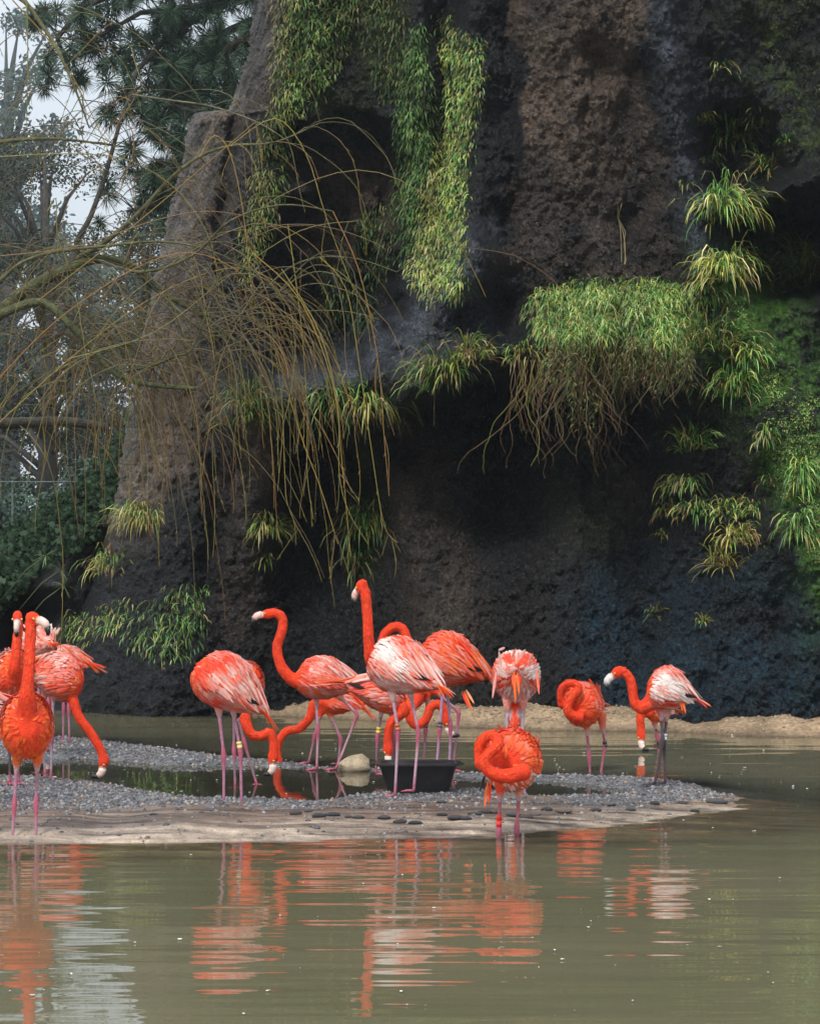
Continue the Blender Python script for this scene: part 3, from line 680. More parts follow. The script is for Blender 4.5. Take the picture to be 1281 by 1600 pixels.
# ivy on the boulder
iv = empty('ivy', P(100, 800, 33.5)); leafmesh = []
for k in range(3):
    mb = MB(); c = [(.028, .06, .03), (.04, .085, .04), (.06, .11, .065)][k]
    pts = [(0, 0, 0), (.35, .22, .05), (.5, .0, .02), (.3, .62, .08), (0, 1, -.05), (-.3, .62, .08), (-.5, .0, .02), (-.35, .22, .05)]
    mb.add([(0, .35, .1)] + pts, [(0, i + 1, (i + 1) % 8 + 1) for i in range(8)], c); o = mb.build('leaf', M_LEAF); leafmesh.append(o.data); bpy.data.objects.remove(o)
ivp = [(-60, 850), (0, 832), (60, 795), (130, 742), (175, 690), (205, 640), (200, 700), (190, 760), (165, 800), (150, 840), (95, 870), (60, 890), (0, 960), (-60, 990)]
cand = []; ixs = [p[0] for p in ivp]
ax = RNG.uniform(-60, 210, 14000); ay = RNG.uniform(640, 990, 14000); ok = sdf(ax, ay, ivp) > RNG.uniform(-6, 6, 14000)
cand = list(zip(ax[ok].tolist(), ay[ok].tolist()))[:5600]
mbl = MB()
for k, (x, y) in enumerate(cand):
    p = P(x, y, float(boulder_Y(float(x), float(y))) - random.uniform(.02, .32)); s = random.uniform(.04, .068)
    R = Matrix.Rotation(random.uniform(-2.6, -.4) + math.pi, 3, 'Y') @ Matrix.Rotation(random.uniform(.5, 1.4), 3, 'X') @ Matrix.Rotation(random.uniform(-.6, .6), 3, 'Z')
    if k < 300 and x > -15:
        o = bpy.data.objects.new('leaf', random.choice(leafmesh)); COL.objects.link(o); o.parent = iv
        p = P(x, y, p.y - .2); o.location = p - iv.location; o.rotation_euler = R.to_euler(); o.scale = (s * 1.3,) * 3
    else:
        me = random.choice(leafmesh); c = random.uniform(.4, 1.0)
        base = [(.028, .06, .03), (.04, .085, .04), (.06, .11, .065)][leafmesh.index(me)]
        mbl.add([R @ (v.co * s) + p for v in me.vertices], [tuple(q.vertices) for q in me.polygons], tuple(b * c for b in base))
mbl.build('leaves', M_LEAF, iv)['kind'] = 'stuff'
tag(iv, 'dense dark green ivy spilling over the boulder at far left', 'ivy')

# ------------------------------------------------------------------ trees behind
def leaf_cloud(mb, c, r, n, size, cols, elong=1.6):
    for i in range(n):
        v = Vector((random.gauss(0, 1), random.gauss(0, 1), random.gauss(0, 1))); v = v.normalized() * random.random() ** .5
        p = Vector(c) + Vector((v.x * r[0], v.y * r[1], v.z * r[2])); s = size * random.uniform(.6, 1.3)
        a = Vector((random.uniform(-1, 1), random.uniform(-1, 1), random.uniform(-1, 1))).normalized() * s * elong; b = a.orthogonal().normalized() * s * .45
        j = random.uniform(.6, 1.3); col = random.choice(cols); mb.add([p, p + a * .5 + b, p + a, p + a * .5 - b], [(0, 1, 2, 3)], tuple(ch * j for ch in col))
def crown_tree(name, label, cat, base, height, spread, nclump, nleaf, size, cols, group=None, z0=.25, bark=(.05, .045, .04)):
    e = empty(name, base); tb = MB(); cb = MB(); top = Vector(base) + Vector((0, 0, height))
    tb.tube([Vector(base) + Vector((0, 0, -.4)), Vector(base) + Vector((.1, 0, height * .4)), top], [height * .03, height * .02, .02], 8, bark)
    for i in range(nclump):
        t = random.uniform(z0, 1); a = random.uniform(0, 6.28); rr = spread * (1 - .55 * t) * random.uniform(.3, 1)
        c = Vector(base) + Vector((math.cos(a) * rr, math.sin(a) * rr, height * t)); s = Vector(base) + Vector((0, 0, height * t * .8))
        tb.tube([s, (s + c) / 2 + Vector((0, 0, .1 * spread)), c], [height * .009, height * .006, .01], 4, bark)
        q = spread * random.uniform(.16, .3); leaf_cloud(cb, c, (q, q, q * .7), nleaf // nclump, size, cols)
    tb.build('trunk', M_BARK, e); cb.build('crown', M_NEEDLE, e)['kind'] = 'stuff'; tag(e, label, cat, group); return e
DG = [(.012, .028, .012), (.02, .04, .016), (.034, .04, .018), (.03, .022, .014)]
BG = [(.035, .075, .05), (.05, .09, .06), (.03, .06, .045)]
random.seed(5)
crown_tree('evergreen_tree', 'dark evergreen with bushy crown behind the willow, at left', 'tree', (P(70, 830, 74).x, 74, .1), 10.6, 3.6, 40, 22000, .055, DG)
crown_tree('evergreen_tree', 'dark evergreen nearer the rock behind the willow', 'tree', (P(225, 830, 80).x, 80, .1), 9.8, 3.2, 36, 20000, .055, DG)
crown_tree('evergreen_tree', 'tall dark evergreen cut by the left edge of the picture', 'tree', (P(-50, 830, 84).x, 84, .1), 11.6, 4.0, 34, 16000, .065, DG)
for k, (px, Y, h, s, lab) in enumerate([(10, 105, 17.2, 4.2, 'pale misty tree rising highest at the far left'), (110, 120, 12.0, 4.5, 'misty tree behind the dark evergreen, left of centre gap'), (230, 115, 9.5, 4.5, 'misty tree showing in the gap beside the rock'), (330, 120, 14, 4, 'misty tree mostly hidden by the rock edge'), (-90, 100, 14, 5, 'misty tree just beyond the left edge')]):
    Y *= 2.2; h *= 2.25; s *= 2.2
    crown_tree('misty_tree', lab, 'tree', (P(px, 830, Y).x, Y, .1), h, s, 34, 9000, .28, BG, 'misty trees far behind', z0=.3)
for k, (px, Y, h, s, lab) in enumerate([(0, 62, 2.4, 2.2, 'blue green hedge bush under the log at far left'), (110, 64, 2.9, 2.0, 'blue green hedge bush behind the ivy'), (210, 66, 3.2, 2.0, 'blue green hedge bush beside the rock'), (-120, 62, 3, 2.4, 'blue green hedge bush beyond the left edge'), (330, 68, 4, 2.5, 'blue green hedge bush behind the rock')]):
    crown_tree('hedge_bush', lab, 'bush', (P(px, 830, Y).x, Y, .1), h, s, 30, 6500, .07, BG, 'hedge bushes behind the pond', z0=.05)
# thin rail fence in the mist
e = empty('rail_fence', (P(50, 830, 50).x, 50, .2)); 
for i, px in enumerate((-60, 20, 100, 180, 260)):
    mb = MB(); x = P(px, 0, 50).x; mb.tube([(x, 50, -.3), (x, 50, 2.6)], .018, 6, (.07, .09, .08)); mb.build('post', M_BARK, e)
for z in (2.57,):
    mb = MB(); mb.tube([(P(-70, 0, 50).x, 49.95, z), (P(270, 0, 50).x, 49.95, z)], .012, 6, (.10, .13, .13)); mb.build('rail', M_BARK, e)
tag(e, 'thin grey rail fence in the mist behind the ivy', 'fence')

# pine reaching over from behind the rock
pe = empty('pine_tree', (P(520, 830, 44).x, 44, .2)); tb = MB(); tx = P(520, 0, 44).x
tb.tube([(tx, 44, -.3), (tx + .1, 44, 5), (tx + .2, 44, 12)], [.3, .25, .1], 10, (.06, .045, .035)); tb.build('trunk', M_BARK, pe)
random.seed(21); nb = MB()
def needles(c, r, n):
    for i in range(n):
        d = Vector((random.gauss(0, 1), random.gauss(0, 1), random.gauss(.1, 1))).normalized(); p = c + d * r * random.uniform(0, .45); q = c + d * r * random.uniform(.7, 1.15) + Vector((0, 0, -.03))
        s = d.orthogonal().normalized() * .008; j = random.uniform(.5, 1.4); nb.add([p - s, p + s, q], [(0, 1, 2)], (.03 * j, .065 * j, .035 * j))
boughs = [[(520, -80), (400, -20), (320, 20), (260, 60), (215, 110), (195, 150)], [(520, -120), (360, -60), (230, -30), (130, 10), (90, 60), (110, 110)], [(520, 60), (420, 50), (360, 70), (330, 110), (345, 150)],
          [(520, -40), (380, 0), (300, 10), (220, 20), (150, 60)], [(520, 220), (420, 200), (330, 260), (275, 235), (250, 200), (230, 165)], [(330, 260), (290, 300), (240, 320), (200, 330)], [(520, 0), (400, 30), (330, 60), (290, 90), (300, 140)],
          [(520, 170), (400, 160), (340, 170), (300, 175), (262, 160)], [(520, 300), (380, 290), (300, 270), (255, 290), (215, 285)]]
for bi, b in enumerate(boughs):
    mb = MB(); pts = [P(x, y, 44 + .6 * math.sin(bi * 2 + i) * (i > 0)) for i, (x, y) in enumerate(b)]
    mb.tube(pts, [.07 * (1 - .8 * i / (len(pts) - 1)) + .008 for i in range(len(pts))], 6, (.05, .04, .035)); mb2 = mb
    for i in range(1, len(pts)):
        for k in range(12):
            a = pts[i - 1].lerp(pts[i], random.random()); t = a + Vector((random.uniform(-.5, .5), random.uniform(-.5, .5), random.uniform(-.5, .3)))
            mb2.tube([a, a.lerp(t, .5) + Vector((0, 0, .05)), t], [.012, .008, .004], 3, (.05, .04, .035), cap=False)
            if i >= 2 and bi not in (5, 8) or random.random() < .6: needles(t, random.uniform(.18, .34), 120)
    mb2.build('branch', M_BARK, pe)
nb.build('needles', M_NEEDLE, pe)['kind'] = 'stuff'
tag(pe, 'dark pine whose needle brushes hang against the pale sky at top left', 'tree')

# ------------------------------------------------------------------ willow
random.seed(8)
wl = empty('willow_tree', (P(-420, 830, 25).x, 25, -.3)); OL = (.11, .105, .045); MO = (.07, .082, .03); DK = (.045, .04, .03)
mb = MB(); tp = (P(-420, 0, 25).x)
mb.tube([(tp, 25, -.6), (tp + .05, 25, 1.5), (tp + .3, 25, 3.0), (tp + .2, 25, 5.2)], [.42, .33, .28, .15], 12, (.09, .075, .055)); mb.build('trunk', M_BARK, wl)
def catmull(pts, k=5):
    out = []
    for i in range(len(pts) - 1):
        p0, p1, p2, p3 = pts[max(i - 1, 0)], pts[i], pts[i + 1], pts[min(i + 2, len(pts) - 1)]
        for j in range(k):
            t = j / k; out.append(.5 * ((2 * p1) + (p2 - p0) * t + (2 * p0 - 5 * p1 + 4 * p2 - p3) * t * t + (3 * p1 - 3 * p2 + p3 - p0) * t ** 3))
    return out + [pts[-1]]
BR = [([(-405, 560, 25), (-200, 560, 25), (-40, 515, 25), (30, 462, 25), (90, 428, 25), (150, 405, 25), (205, 415, 25.1), (245, 452, 25.2), (310, 490, 25.2), (385, 545, 25.1)], .07, .012, MO),
      ([(-120, 535, 25), (-20, 500, 24.8), (60, 472, 24.7), (105, 502, 24.6), (145, 545, 24.6), (180, 583, 24.6), (230, 600, 24.6), (306, 607, 24.5)], .04, .018, MO),
      ([(90, 428, 25), (118, 405, 25), (122, 375, 25), (142, 338, 25), (166, 270, 25.1), (190, 185, 25.1), (208, 145, 25.2), (224, 134, 25.2)], .028, .010, DK),
      ([(118, 405, 25), (165, 378, 24.9), (215, 335, 24.8), (268, 278, 24.7), (312, 245, 24.6), (360, 228, 24.5), (430, 222, 24.4), (500, 192, 24.4)], .024, .004, OL),
      ([(180, 583, 24.6), (235, 572, 24.6), (275, 556, 24.5), (300, 545, 24.4), (330, 470, 24.4)], .014, .006, MO),
      ([(-410, 690, 25), (-200, 668, 25.5), (0, 662, 26), (100, 659, 26.2), (168, 668, 26.3)], .06, .034, DK),
      ([(-405, 420, 25), (-150, 250, 25), (0, 222, 25), (90, 217, 25), (182, 228, 25.1)], .03, .006, OL),
      ([(208, 148, 25.1), (262, 156, 25), (330, 166, 24.9), (400, 190, 24.8), (450, 220, 24.8)], .009, .004, (.16, .14, .09)),
      ([(-405, 300, 25), (-120, 40, 25), (10, -10, 24.6), (70, 45, 24.5), (110, 120, 24.4), (140, 200, 24.4)], .03, .005, OL),
      ([(-100, 560, 25), (0, 440, 24.8), (60, 400, 24.7), (160, 385, 24.6), (260, 378, 24.5), (350, 400, 24.4), (440, 462, 24.4)], .02, .004, OL),
      ([(150, 405, 25), (220, 425, 24.6), (300, 400, 24.4), (360, 345, 24.2), (440, 320, 24.0), (520, 330, 23.9)], .015, .004, OL),
      ([(245, 452, 25.2), (330, 520, 24.8), (395, 470, 24.6), (450, 420, 24.5), (500, 402, 24.4), (560, 405, 24.4), (620, 425, 24.4)], .012, .003, OL),
      ([(310, 490, 25.2), (400, 480, 24.6), (470, 432, 24.4), (520, 428, 24.3), (590, 470, 24.3)], .010, .003, OL)]
paths = []
for pts, r0, r1, c in BR:
    q = catmull([P(*p) for p in pts]); m = len(q); mb = MB()
    mb.tube(q, [r0 + (r1 - r0) * i / (m - 1) for i in range(m)], 8 if r0 > .02 else 5, c); mb.build('branch', M_BARK, wl); paths.append(q)
WC = [(.24, .19, .035), (.30, .19, .03), (.20, .10, .03), (.20, .18, .04), (.26, .13, .03), (.12, .09, .04), (.24, .20, .12), (.10, .10, .03)]
def whip(start, v, L, r=.005, c=None, g=2.6, seg=14):
    pts = [start.copy()]; p = start.copy(); v = v.normalized(); st = L / seg
    for i in range(seg):
        p = p + v * st; pts.append(p.copy())
        v = (v + Vector((random.uniform(-.13, .13), random.uniform(-.06, .06), -g * st * random.uniform(.3, 1.7))) ).normalized()
    c2 = c or random.choice(WC[:6]); c = random.choice([(.13, .12, .04), (.08, .07, .035), (.17, .14, .06), (.05, .045, .03)]); n = len(pts)
    cols = [tuple(a * (1 - i / n) * .7 + b * (i / n) for a, b in zip(c, c2)) for i in range(n)]
    return pts, [r * (1 - .62 * i / (n - 1)) for i in range(n)], cols
def px_of(p): return CX + p.x * F / p.y, HY + (CAMH - p.z) * F / p.y
sites = []
for pi, q in enumerate(paths):
    wgt = {0: 50, 1: 44, 2: 14, 3: 16, 4: 24, 5: 10, 6: 22, 7: 4, 8: 16, 9: 20, 10: 5, 11: 5, 12: 4}[pi]
    for k in range(wgt): sites.append((q[random.randrange(len(q) // 4, len(q))], 1 if random.random() < .74 else -1))
tw = []
for p, sg in sites:
    x, y = px_of(p)
    if x < -60: continue
    up = random.uniform(-.4, .9); v = Vector((sg * random.uniform(.1, 1), random.uniform(-.35, .3), up)); L = random.uniform(.7, 2.3) * (1 if y > 280 else .6)
    tw.append(whip(p, v, L, random.uniform(.003, .0065), g=random.uniform(.7, 3.6)))
for k in range(48):      # dense bundle hanging in front of the rock
    x = random.gauss(400, 50); y = random.uniform(430, 560); tw.append(whip(P(x - 40, y, 24.4 + random.uniform(-.4, .3)), Vector((random.uniform(.1, .6), random.uniform(-.2, .1), random.uniform(-.6, .6))), random.uniform(.7, 1.45), random.uniform(.004, .007), g=3.0))
for k in range(70):      # brown fine ones over the pale rock edge
    x = random.uniform(215, 330); tw.append(whip(P(x, random.uniform(500, 640), 24.9), Vector((random.uniform(-.3, .3), 0, -.5)), random.uniform(.3, .9), .0035, (.20, .12, .07)))
for k in range(150):
    x = random.uniform(-20, 230); tw.append(whip(P(x, random.uniform(440, 600), 24.8), Vector((random.uniform(-.5, .5), 0, random.uniform(-.4, .5))), random.uniform(.4, 1.2), .005))
LONG = [[(395, 395), (470, 470), (520, 600), (535, 730), (548, 870)], [(440, 420), (500, 520), (528, 640), (530, 740), (545, 800), (575, 850)], [(500, 402), (540, 450), (560, 560), (580, 700), (600, 820), (622, 848)],
        [(520, 330), (560, 420), (590, 560), (600, 680), (608, 775)], [(450, 350), (470, 500), (480, 640), (480, 740), (490, 812)], [(420, 480), (440, 620), (445, 740), (450, 790), (470, 835)], [(430, 540), (470, 680), (500, 760), (528, 850)],
        [(0, 660), (110, 560), (230, 470), (350, 420), (430, 440), (500, 520), (540, 600)], [(0, 590), (90, 500), (210, 420), (300, 395), (380, 430), (430, 500), (470, 610), (520, 700), (550, 770)], [(360, 228), (430, 185), (478, 240), (510, 340), (560, 470), (590, 520)],
        [(312, 245), (335, 212), (360, 240), (380, 330), (392, 440)], [(20, 0), (90, 80), (140, 170), (180, 260)], [(42, 0), (44, 80), (42, 200)], [(75, 330), (88, 310), (90, 360), (105, 410)], [(180, 190), (205, 200), (208, 240), (190, 285)],
        [(0, 400), (120, 385), (240, 345), (330, 330), (420, 350), (480, 400)], [(0, 245), (110, 240), (200, 250), (280, 300), (330, 380), (345, 480)], [(60, 470), (200, 360), (330, 250), (400, 190)], [(110, 560), (240, 520), (360, 430), (470, 360), (560, 345)]]
for b in LONG:
    yy = random.uniform(23.9, 24.8); q = catmull([P(x, y, yy) for x, y in b], 4); n = len(q)
    c = random.choice(WC[:5]); tw.append((q, [.006 * (1 - .55 * i / n) for i in range(n)], [c] * n))
    for j in range(4):
        k = random.randrange(n // 2, n); tw.append(whip(q[k], Vector((random.uniform(-.5, .7), 0, -.6)), random.uniform(.15, .45), .0045, c, seg=6))
tw.sort(key=lambda t: -len(t[0]) * t[1][0])
for i, (q, r, c) in enumerate(tw[:140]):
    mb = MB(); mb.tube(q, [v_ * .85 for v_ in r], 4, c, cap=False); mb.build('twig', M_TWIG, wl)
mb = MB()
for q, r, c in tw[140:]: mb.tube(q, r, 3, c, cap=False)
# short side shoots and buds
for q, r, c in tw:
    for k in range(2, len(q) - 1):
        if random.random() < .5:
            d = (q[k + 1] - q[k]).normalized() + Vector((random.uniform(-.6, .6), random.uniform(-.5, .5), 0)); mb.tube([q[k], q[k] + d * .03], [.004, .001], 3, c[k], cap=False)
mb.build('fine_twigs', M_TWIG, wl)['kind'] = 'stuff'
tag(wl, 'bare weeping willow with mossy limbs and golden whips hanging in from the left', 'tree')
print('plants', flush=True)
# ------------------------------------------------------------------ flamingos
random.seed(3)
RED = (.93, .065, .022); ORG = (.95, .17, .035); CORAL = (.92, .20, .12); PINK = (.90, .34, .28); PALE = (.92, .58, .52); WHITE = (.90, .84, .80); BLACK = (.012, .012, .014)
LEGP = (.36, .17, .24); LEGM = (.40, .09, .15); LEGD = (.07, .045, .055); LEGG = (.36, .25, .33)
def lerp3(a, b, t): return tuple(x + (y - x) * t for x, y in zip(a, b))
PT = [0, .06, .16, .3, .45, .6, .75, .88, 1]; PR = [.30, .62, .88, 1, .98, .82, .58, .36, .16]

def feather(mb, p, d, nrm, L, w, col, curl=0.0, lift=0.0, tipcol=None):
    d = d.normalized(); s = d.cross(nrm)
    if s.length < 1e-4: return
    s.normalize(); n = s.cross(d).normalized(); vs = []; cs = []
    if n.dot(nrm) < 0: n = -n
    for i, (t, ww) in enumerate(((0, .45), (.3, 1), (.62, .95), (.88, .55))):
        c = p + d * (L * t) + n * (lift * t + curl * t * t) ; c2 = c + n * (w * .16)
        vs += [c - s * w * ww * .5, c2, c + s * w * ww * .5]
        k = lerp3(col, tipcol, t) if tipcol else col
        cs += [tuple(q * .93 for q in k), k, tuple(q * .97 for q in k)]
    vs.append(p + d * L + n * (lift + curl)); cs.append(tipcol or col)
    fs = []
    for i in range(3): b = i * 3; fs += [(b, b + 1, b + 4, b + 3), (b + 1, b + 2, b + 5, b + 4)]
    fs += [(9, 10, 12), (10, 11, 12)]
    mb.add(vs, fs, cs)

BIRDS = []
def flamingo(**k): BIRDS.append(k)

def prep(B):
    Y = B['Y']; g = lambda q: P(q[0], q[1], Y + (q[2] if len(q) > 2 else 0))
    A, Z = g(B['A']), g(B['B']); B['Aw'], B['Bw'] = A, Z
    ax = (Z - A); up = Vector((0, 0, 1)); T = ax.normalized()
    if abs(T.z) > .9: up = Vector((0, 1, 0))
    S = T.cross(up).normalized(); Uv = S.cross(T).normalized()
    B['T'], B['S'], B['U'] = T, S, Uv
    B['R'] = B['rh'] * Y / F; B['wr'] = B.get('wr', .8)
    ext = B.get('ext', .75) * B['R']          # the drawn chest and rump points lie inside the ends
    B['P0'] = A - T * ext; B['P1'] = Z + T * ext * B.get('ext2', 1.45)
    B['neckw'] = catmull([g(q) for q in B['neck']], 5)
    B['headw'] = g(B['head'])
    s = Y / F
    f = B['fwd']; B['fw'] = Vector((f[0], f[2] if len(f) > 2 else 0, -f[1])).normalized()
    b = B.get('bend', (0, 1, 0)); bw = Vector((b[0], b[2] if len(b) > 2 else 0, -b[1])); bw = bw - B['fw'] * bw.dot(B['fw']); B['bw'] = bw.normalized() if bw.length > .05 else B['fw'].orthogonal().normalized()
def bpt(B, t, th, off=0.0):
    r = np.interp(t, PT, PR) * B['R']; hump = .10 * B['R'] * math.sin(math.pi * min(1, t * 1.1))
    c = B['P0'].lerp(B['P1'], t) + B['U'] * hump
    d = B['U'] * math.cos(th) + B['S'] * math.sin(th) * B['wr']
    return c + d * (r + off), d.normalized(), c
def base_mesh(B):
    mb = MB(); n, m = 18, 14
    vs = []; fs = []
    for i in range(m + 1):
        t = i / m
        for k in range(n): vs.append(bpt(B, t, 2 * math.pi * k / n)[0])
    for i in range(m):
        for k in range(n): fs.append((i * n + k, i * n + (k + 1) % n, (i + 1) * n + (k + 1) % n, (i + 1) * n + k))
    fs.append(tuple(range(n - 1, -1, -1))); fs.append(tuple(m * n + k for k in range(n)))
    mb.add(vs, fs, RED)
    q = B['neckw']; L = len(q); nr = B.get('nr', .036); rb = B.get('nb', .062)
    rad = [nr * .88 + (rb - nr * .88) * max(0, 1 - i / (L * .42)) ** 1.6 + nr * .12 * (1 - i / L) for i in range(L)]
    mb.tube(q + [B['headw']], rad + [nr * .95], 12, RED)
    B['nrad'] = rad
    fw, bw = B['fw'], B['bw']; sd = fw.cross(bw).normalized(); hw = B['headw']
    mb.ball(hw, (.052, .041, .036), (fw, bw, sd), 12, 8)
    mb.ball(hw + fw * .033 + bw * .005, (.038, .032, .026), (fw, bw, sd), 10, 6)
    # feathered thighs
    for lg in B['legs']:
        h = P(lg[0][0], lg[0][1], B['Y'] + (lg[0][2] if len(lg[0]) > 2 else 0)); kn = P(lg[1][0], lg[1][1], B['Y'] + (lg[1][2] if len(lg[1]) > 2 else 0))
        d = (kn - h).normalized(); mb.tube([h - d * .10 + Vector((0, .0, 0)), h - d * .03, h + d * .035, h + d * .09], [.045, .034, .021, .009], 10)
    return mb

def finish(B, me):
    Y = B['Y']; legs = B['legs']; g = lambda q: P(q[0], q[1], Y + (q[2] if len(q) > 2 else 0))
    feet = [g(l[-1]) for l in legs]; base = Vector((sum(f.x for f in feet) / len(feet), sum(f.y for f in feet) / len(feet), min(f.z for f in feet)))
    e = empty('flamingo', base); tag(e, B['label'], 'flamingo', B.get('group', 'flamingos on and around the spit'))
    # body skin with colours
    nv = len(me.vertices); co = np.empty(nv * 3, np.float32); me.vertices.foreach_get('co', co); co = co.reshape(-1, 3)
    nk = np.array([tuple(p) for p in B['neckw']] + [tuple(B['headw'])]); st = max(2, len(nk) // 6)
    dn = np.full(nv, 9.)
    for i in range(st, len(nk) - 1):
        a, b = nk[i], nk[i + 1]; ab = b - a; t = np.clip(((co - a) @ ab) / (ab @ ab + 1e-12), 0, 1); dn = np.minimum(dn, np.linalg.norm(co - a - t[:, None] * ab, axis=1))
    neckw = 1 - ss(dn, .045, .11)
    c0 = np.array(tuple(B['P0'])); T = np.array(tuple(B['T'])); Lb = (B['P1'] - B['P0']).length
    tt = (co - c0) @ T / Lb
    body = np.array(B.get('belly', CORAL))[None] * np.ones((nv, 1)); red = np.array(B.get('red', RED))
    k = np.maximum(neckw, 1 - ss(tt, .0, .28))[:, None]; nzv = fbm(co[:, 0] * 30 + co[:, 1] * 17, co[:, 2] * 30, 3, 7)[:, None]
    colr = body * (1 - k) + red * k; colr = colr * (1 + nzv * .25)
    for l in legs:     # pale thighs
        h = np.array(tuple(g(l[0]))); kn = np.array(tuple(g(l[1]))); dd = kn - h; dd /= np.linalg.norm(dd); s = (co - h) @ dd; dist = np.linalg.norm(co - h - s[:, None] * dd, axis=1)
        q = (ss(s, .0, .05) * (1 - ss(dist, .035, .05)))[:, None]; colr = colr * (1 - q) + np.array((.62, .40, .42)) * q
    # pale bare face
    fp = np.array(tuple(B['headw'] + B['fw'] * .055)); q = (1 - ss(np.linalg.norm(co - fp, axis=1), .022, .032))[:, None]; colr = colr * (1 - q) + np.array((.82, .74, .70)) * q
    o = bpy.data.objects.new('body', me)
    co2 = co - np.array(tuple(base), dtype=np.float32); me.vertices.foreach_set('co', co2.astype(np.float32).ravel()); me.update()
    for a in list(me.color_attributes): me.color_attributes.remove(a)
    at = me.color_attributes.new('Col', 'FLOAT_COLOR', 'POINT'); C = np.ones((nv, 4), np.float32); C[:, :3] = np.clip(colr, 0, 1); at.data.foreach_set('color', C.ravel())
    me.polygons.foreach_set('use_smooth', np.ones(len(me.polygons), dtype=bool)); me.materials.clear(); me.materials.append(M_PLUME); me.name = 'body'
    COL.objects.link(o); o.parent = e
    # contour feathers
    R = B['R']; pal = B.get('pal', 'mid'); fr = .30 if False else 1
    mixes = {'red': [(RED, .45), (ORG, .3), (CORAL, .2), (PINK, .05)], 'mid': [(RED, .2), (CORAL, .35), (PINK, .3), (PALE, .1), (ORG, .05)],
             'pale': [(RED, .16), (CORAL, .26), (PINK, .33), (PALE, .22), (WHITE, .03)], 'orange': [(ORG, .45), (RED, .2), (CORAL, .2), (lerp3(ORG, PINK, .5), .15)]}
    def pc(mix):
        r = random.random()
        for c, w_ in mix:
            r -= w_
            if r <= 0: break
        j = random.uniform(.88, 1.06); return tuple(min(.96, q * j) for q in c)
    sd0 = random.uniform(0, 50); red_t = tuple(red.tolist())
    def pcl(mix, t, th):
        a = np.array([t * 4.2 + sd0]); b = np.array([th * 1.9 + sd0 * .7]); u = float(fbm(a, b, 2, 160)[0]) * 1.3 + .47 + random.gauss(0, .2); u = min(.999, max(0, u))
        for i, (c, w_) in enumerate(mix):
            if u < w_:
                c2 = mix[min(i + 1, len(mix) - 1)][0]; c = lerp3(c, c2, u / w_ * .8); break
            u -= w_
        j = random.uniform(.86, 1.06); return tuple(min(.96, q * j) for q in c)
    def shape_dir(t, th, droop=.25):
        p, n, c = bpt(B, t, th); p2, _, _ = bpt(B, min(1, t + .05), th); d = (p2 - p).normalized()
        return p, n, (d + Vector((0, 0, -droop * abs(math.sin(th)))) )
    pl = MB()
    for i in range(int(560 * B.get('dens', 1))):
        t = random.uniform(.0, .97); th = random.uniform(-math.pi, math.pi); p, n, d = shape_dir(t, th, .15)
        front = max(0, 1 - t / .35); mix = mixes[pal] if random.random() > front * .9 else [(RED, .6), (ORG, .4)]
        if abs(th) > 1.9 and B.get('lowpale') and random.random() < .8: mix = [(lerp3(ORG, PALE, .5), .6), (lerp3(PALE, WHITE, .3), .4)]
        L = random.uniform(.05, .085) * (1 - .35 * front); feather(pl, p - d * L * .3 + n * .001, d, n, L, random.uniform(.014, .021), pcl(mix, t, th), lift=random.uniform(.0, .005))
    for i in range(26):      # tail
        a = random.uniform(-1, 1); p, n, c = bpt(B, .93, a * 1.3); d = B['T'] + B['S'] * a * .25 + Vector((0, 0, -.25 + random.uniform(-.2, .1))) + B.get('taild', Vector())
        feather(pl, c + B['S'] * a * R * .12, d + Vector((random.uniform(-.15, .15), 0, random.uniform(-.15, .15))), B['U'], random.choice((random.uniform(.05, .10), random.uniform(.10, .17))) * B.get('tail', 1), .02, pc([(ORG, .5), (RED, .3), (PINK, .2)]), curl=-.02)
    # short downy feathers lying down the neck and head
    nq = [Vector(p) for p in nk.tolist()]; nn = len(nq) - 1
    for i in range(420):
        u = random.uniform(.12, .999) * nn; k_ = min(int(u), nn - 1); c = nq[k_].lerp(nq[k_ + 1], u - k_); d = (nq[k_] - nq[k_ + 1]).normalized(); o_ = d.orthogonal().normalized(); a = random.uniform(0, 6.28)
        nr_ = (o_ * math.cos(a) + d.cross(o_) * math.sin(a)); rr_ = B['nrad'][min(k_, len(B['nrad']) - 1)] * .93
        j = random.uniform(.72, 1.08); cc = lerp3(red_t, ORG, random.random() ** 2 * .6); feather(pl, c + nr_ * rr_, d, nr_, random.uniform(.018, .034), random.uniform(.006, .011), tuple(min(.97, q * j) for q in cc), lift=random.uniform(.001, .005))
    pl.build('plumage', M_FEATHER, e)['kind'] = 'stuff'
    # wings
    wm = {'red': [(RED, .35), (ORG, .2), (CORAL, .25), (PINK, .2)], 'mid': [(RED, .26), (CORAL, .32), (PINK, .30), (PALE, .12)],
          'pale': [(RED, .12), (CORAL, .22), (PINK, .32), (PALE, .28), (WHITE, .06)], 'orange': [(ORG, .4), (CORAL, .25), (RED, .2), (PINK, .15)]}[pal]
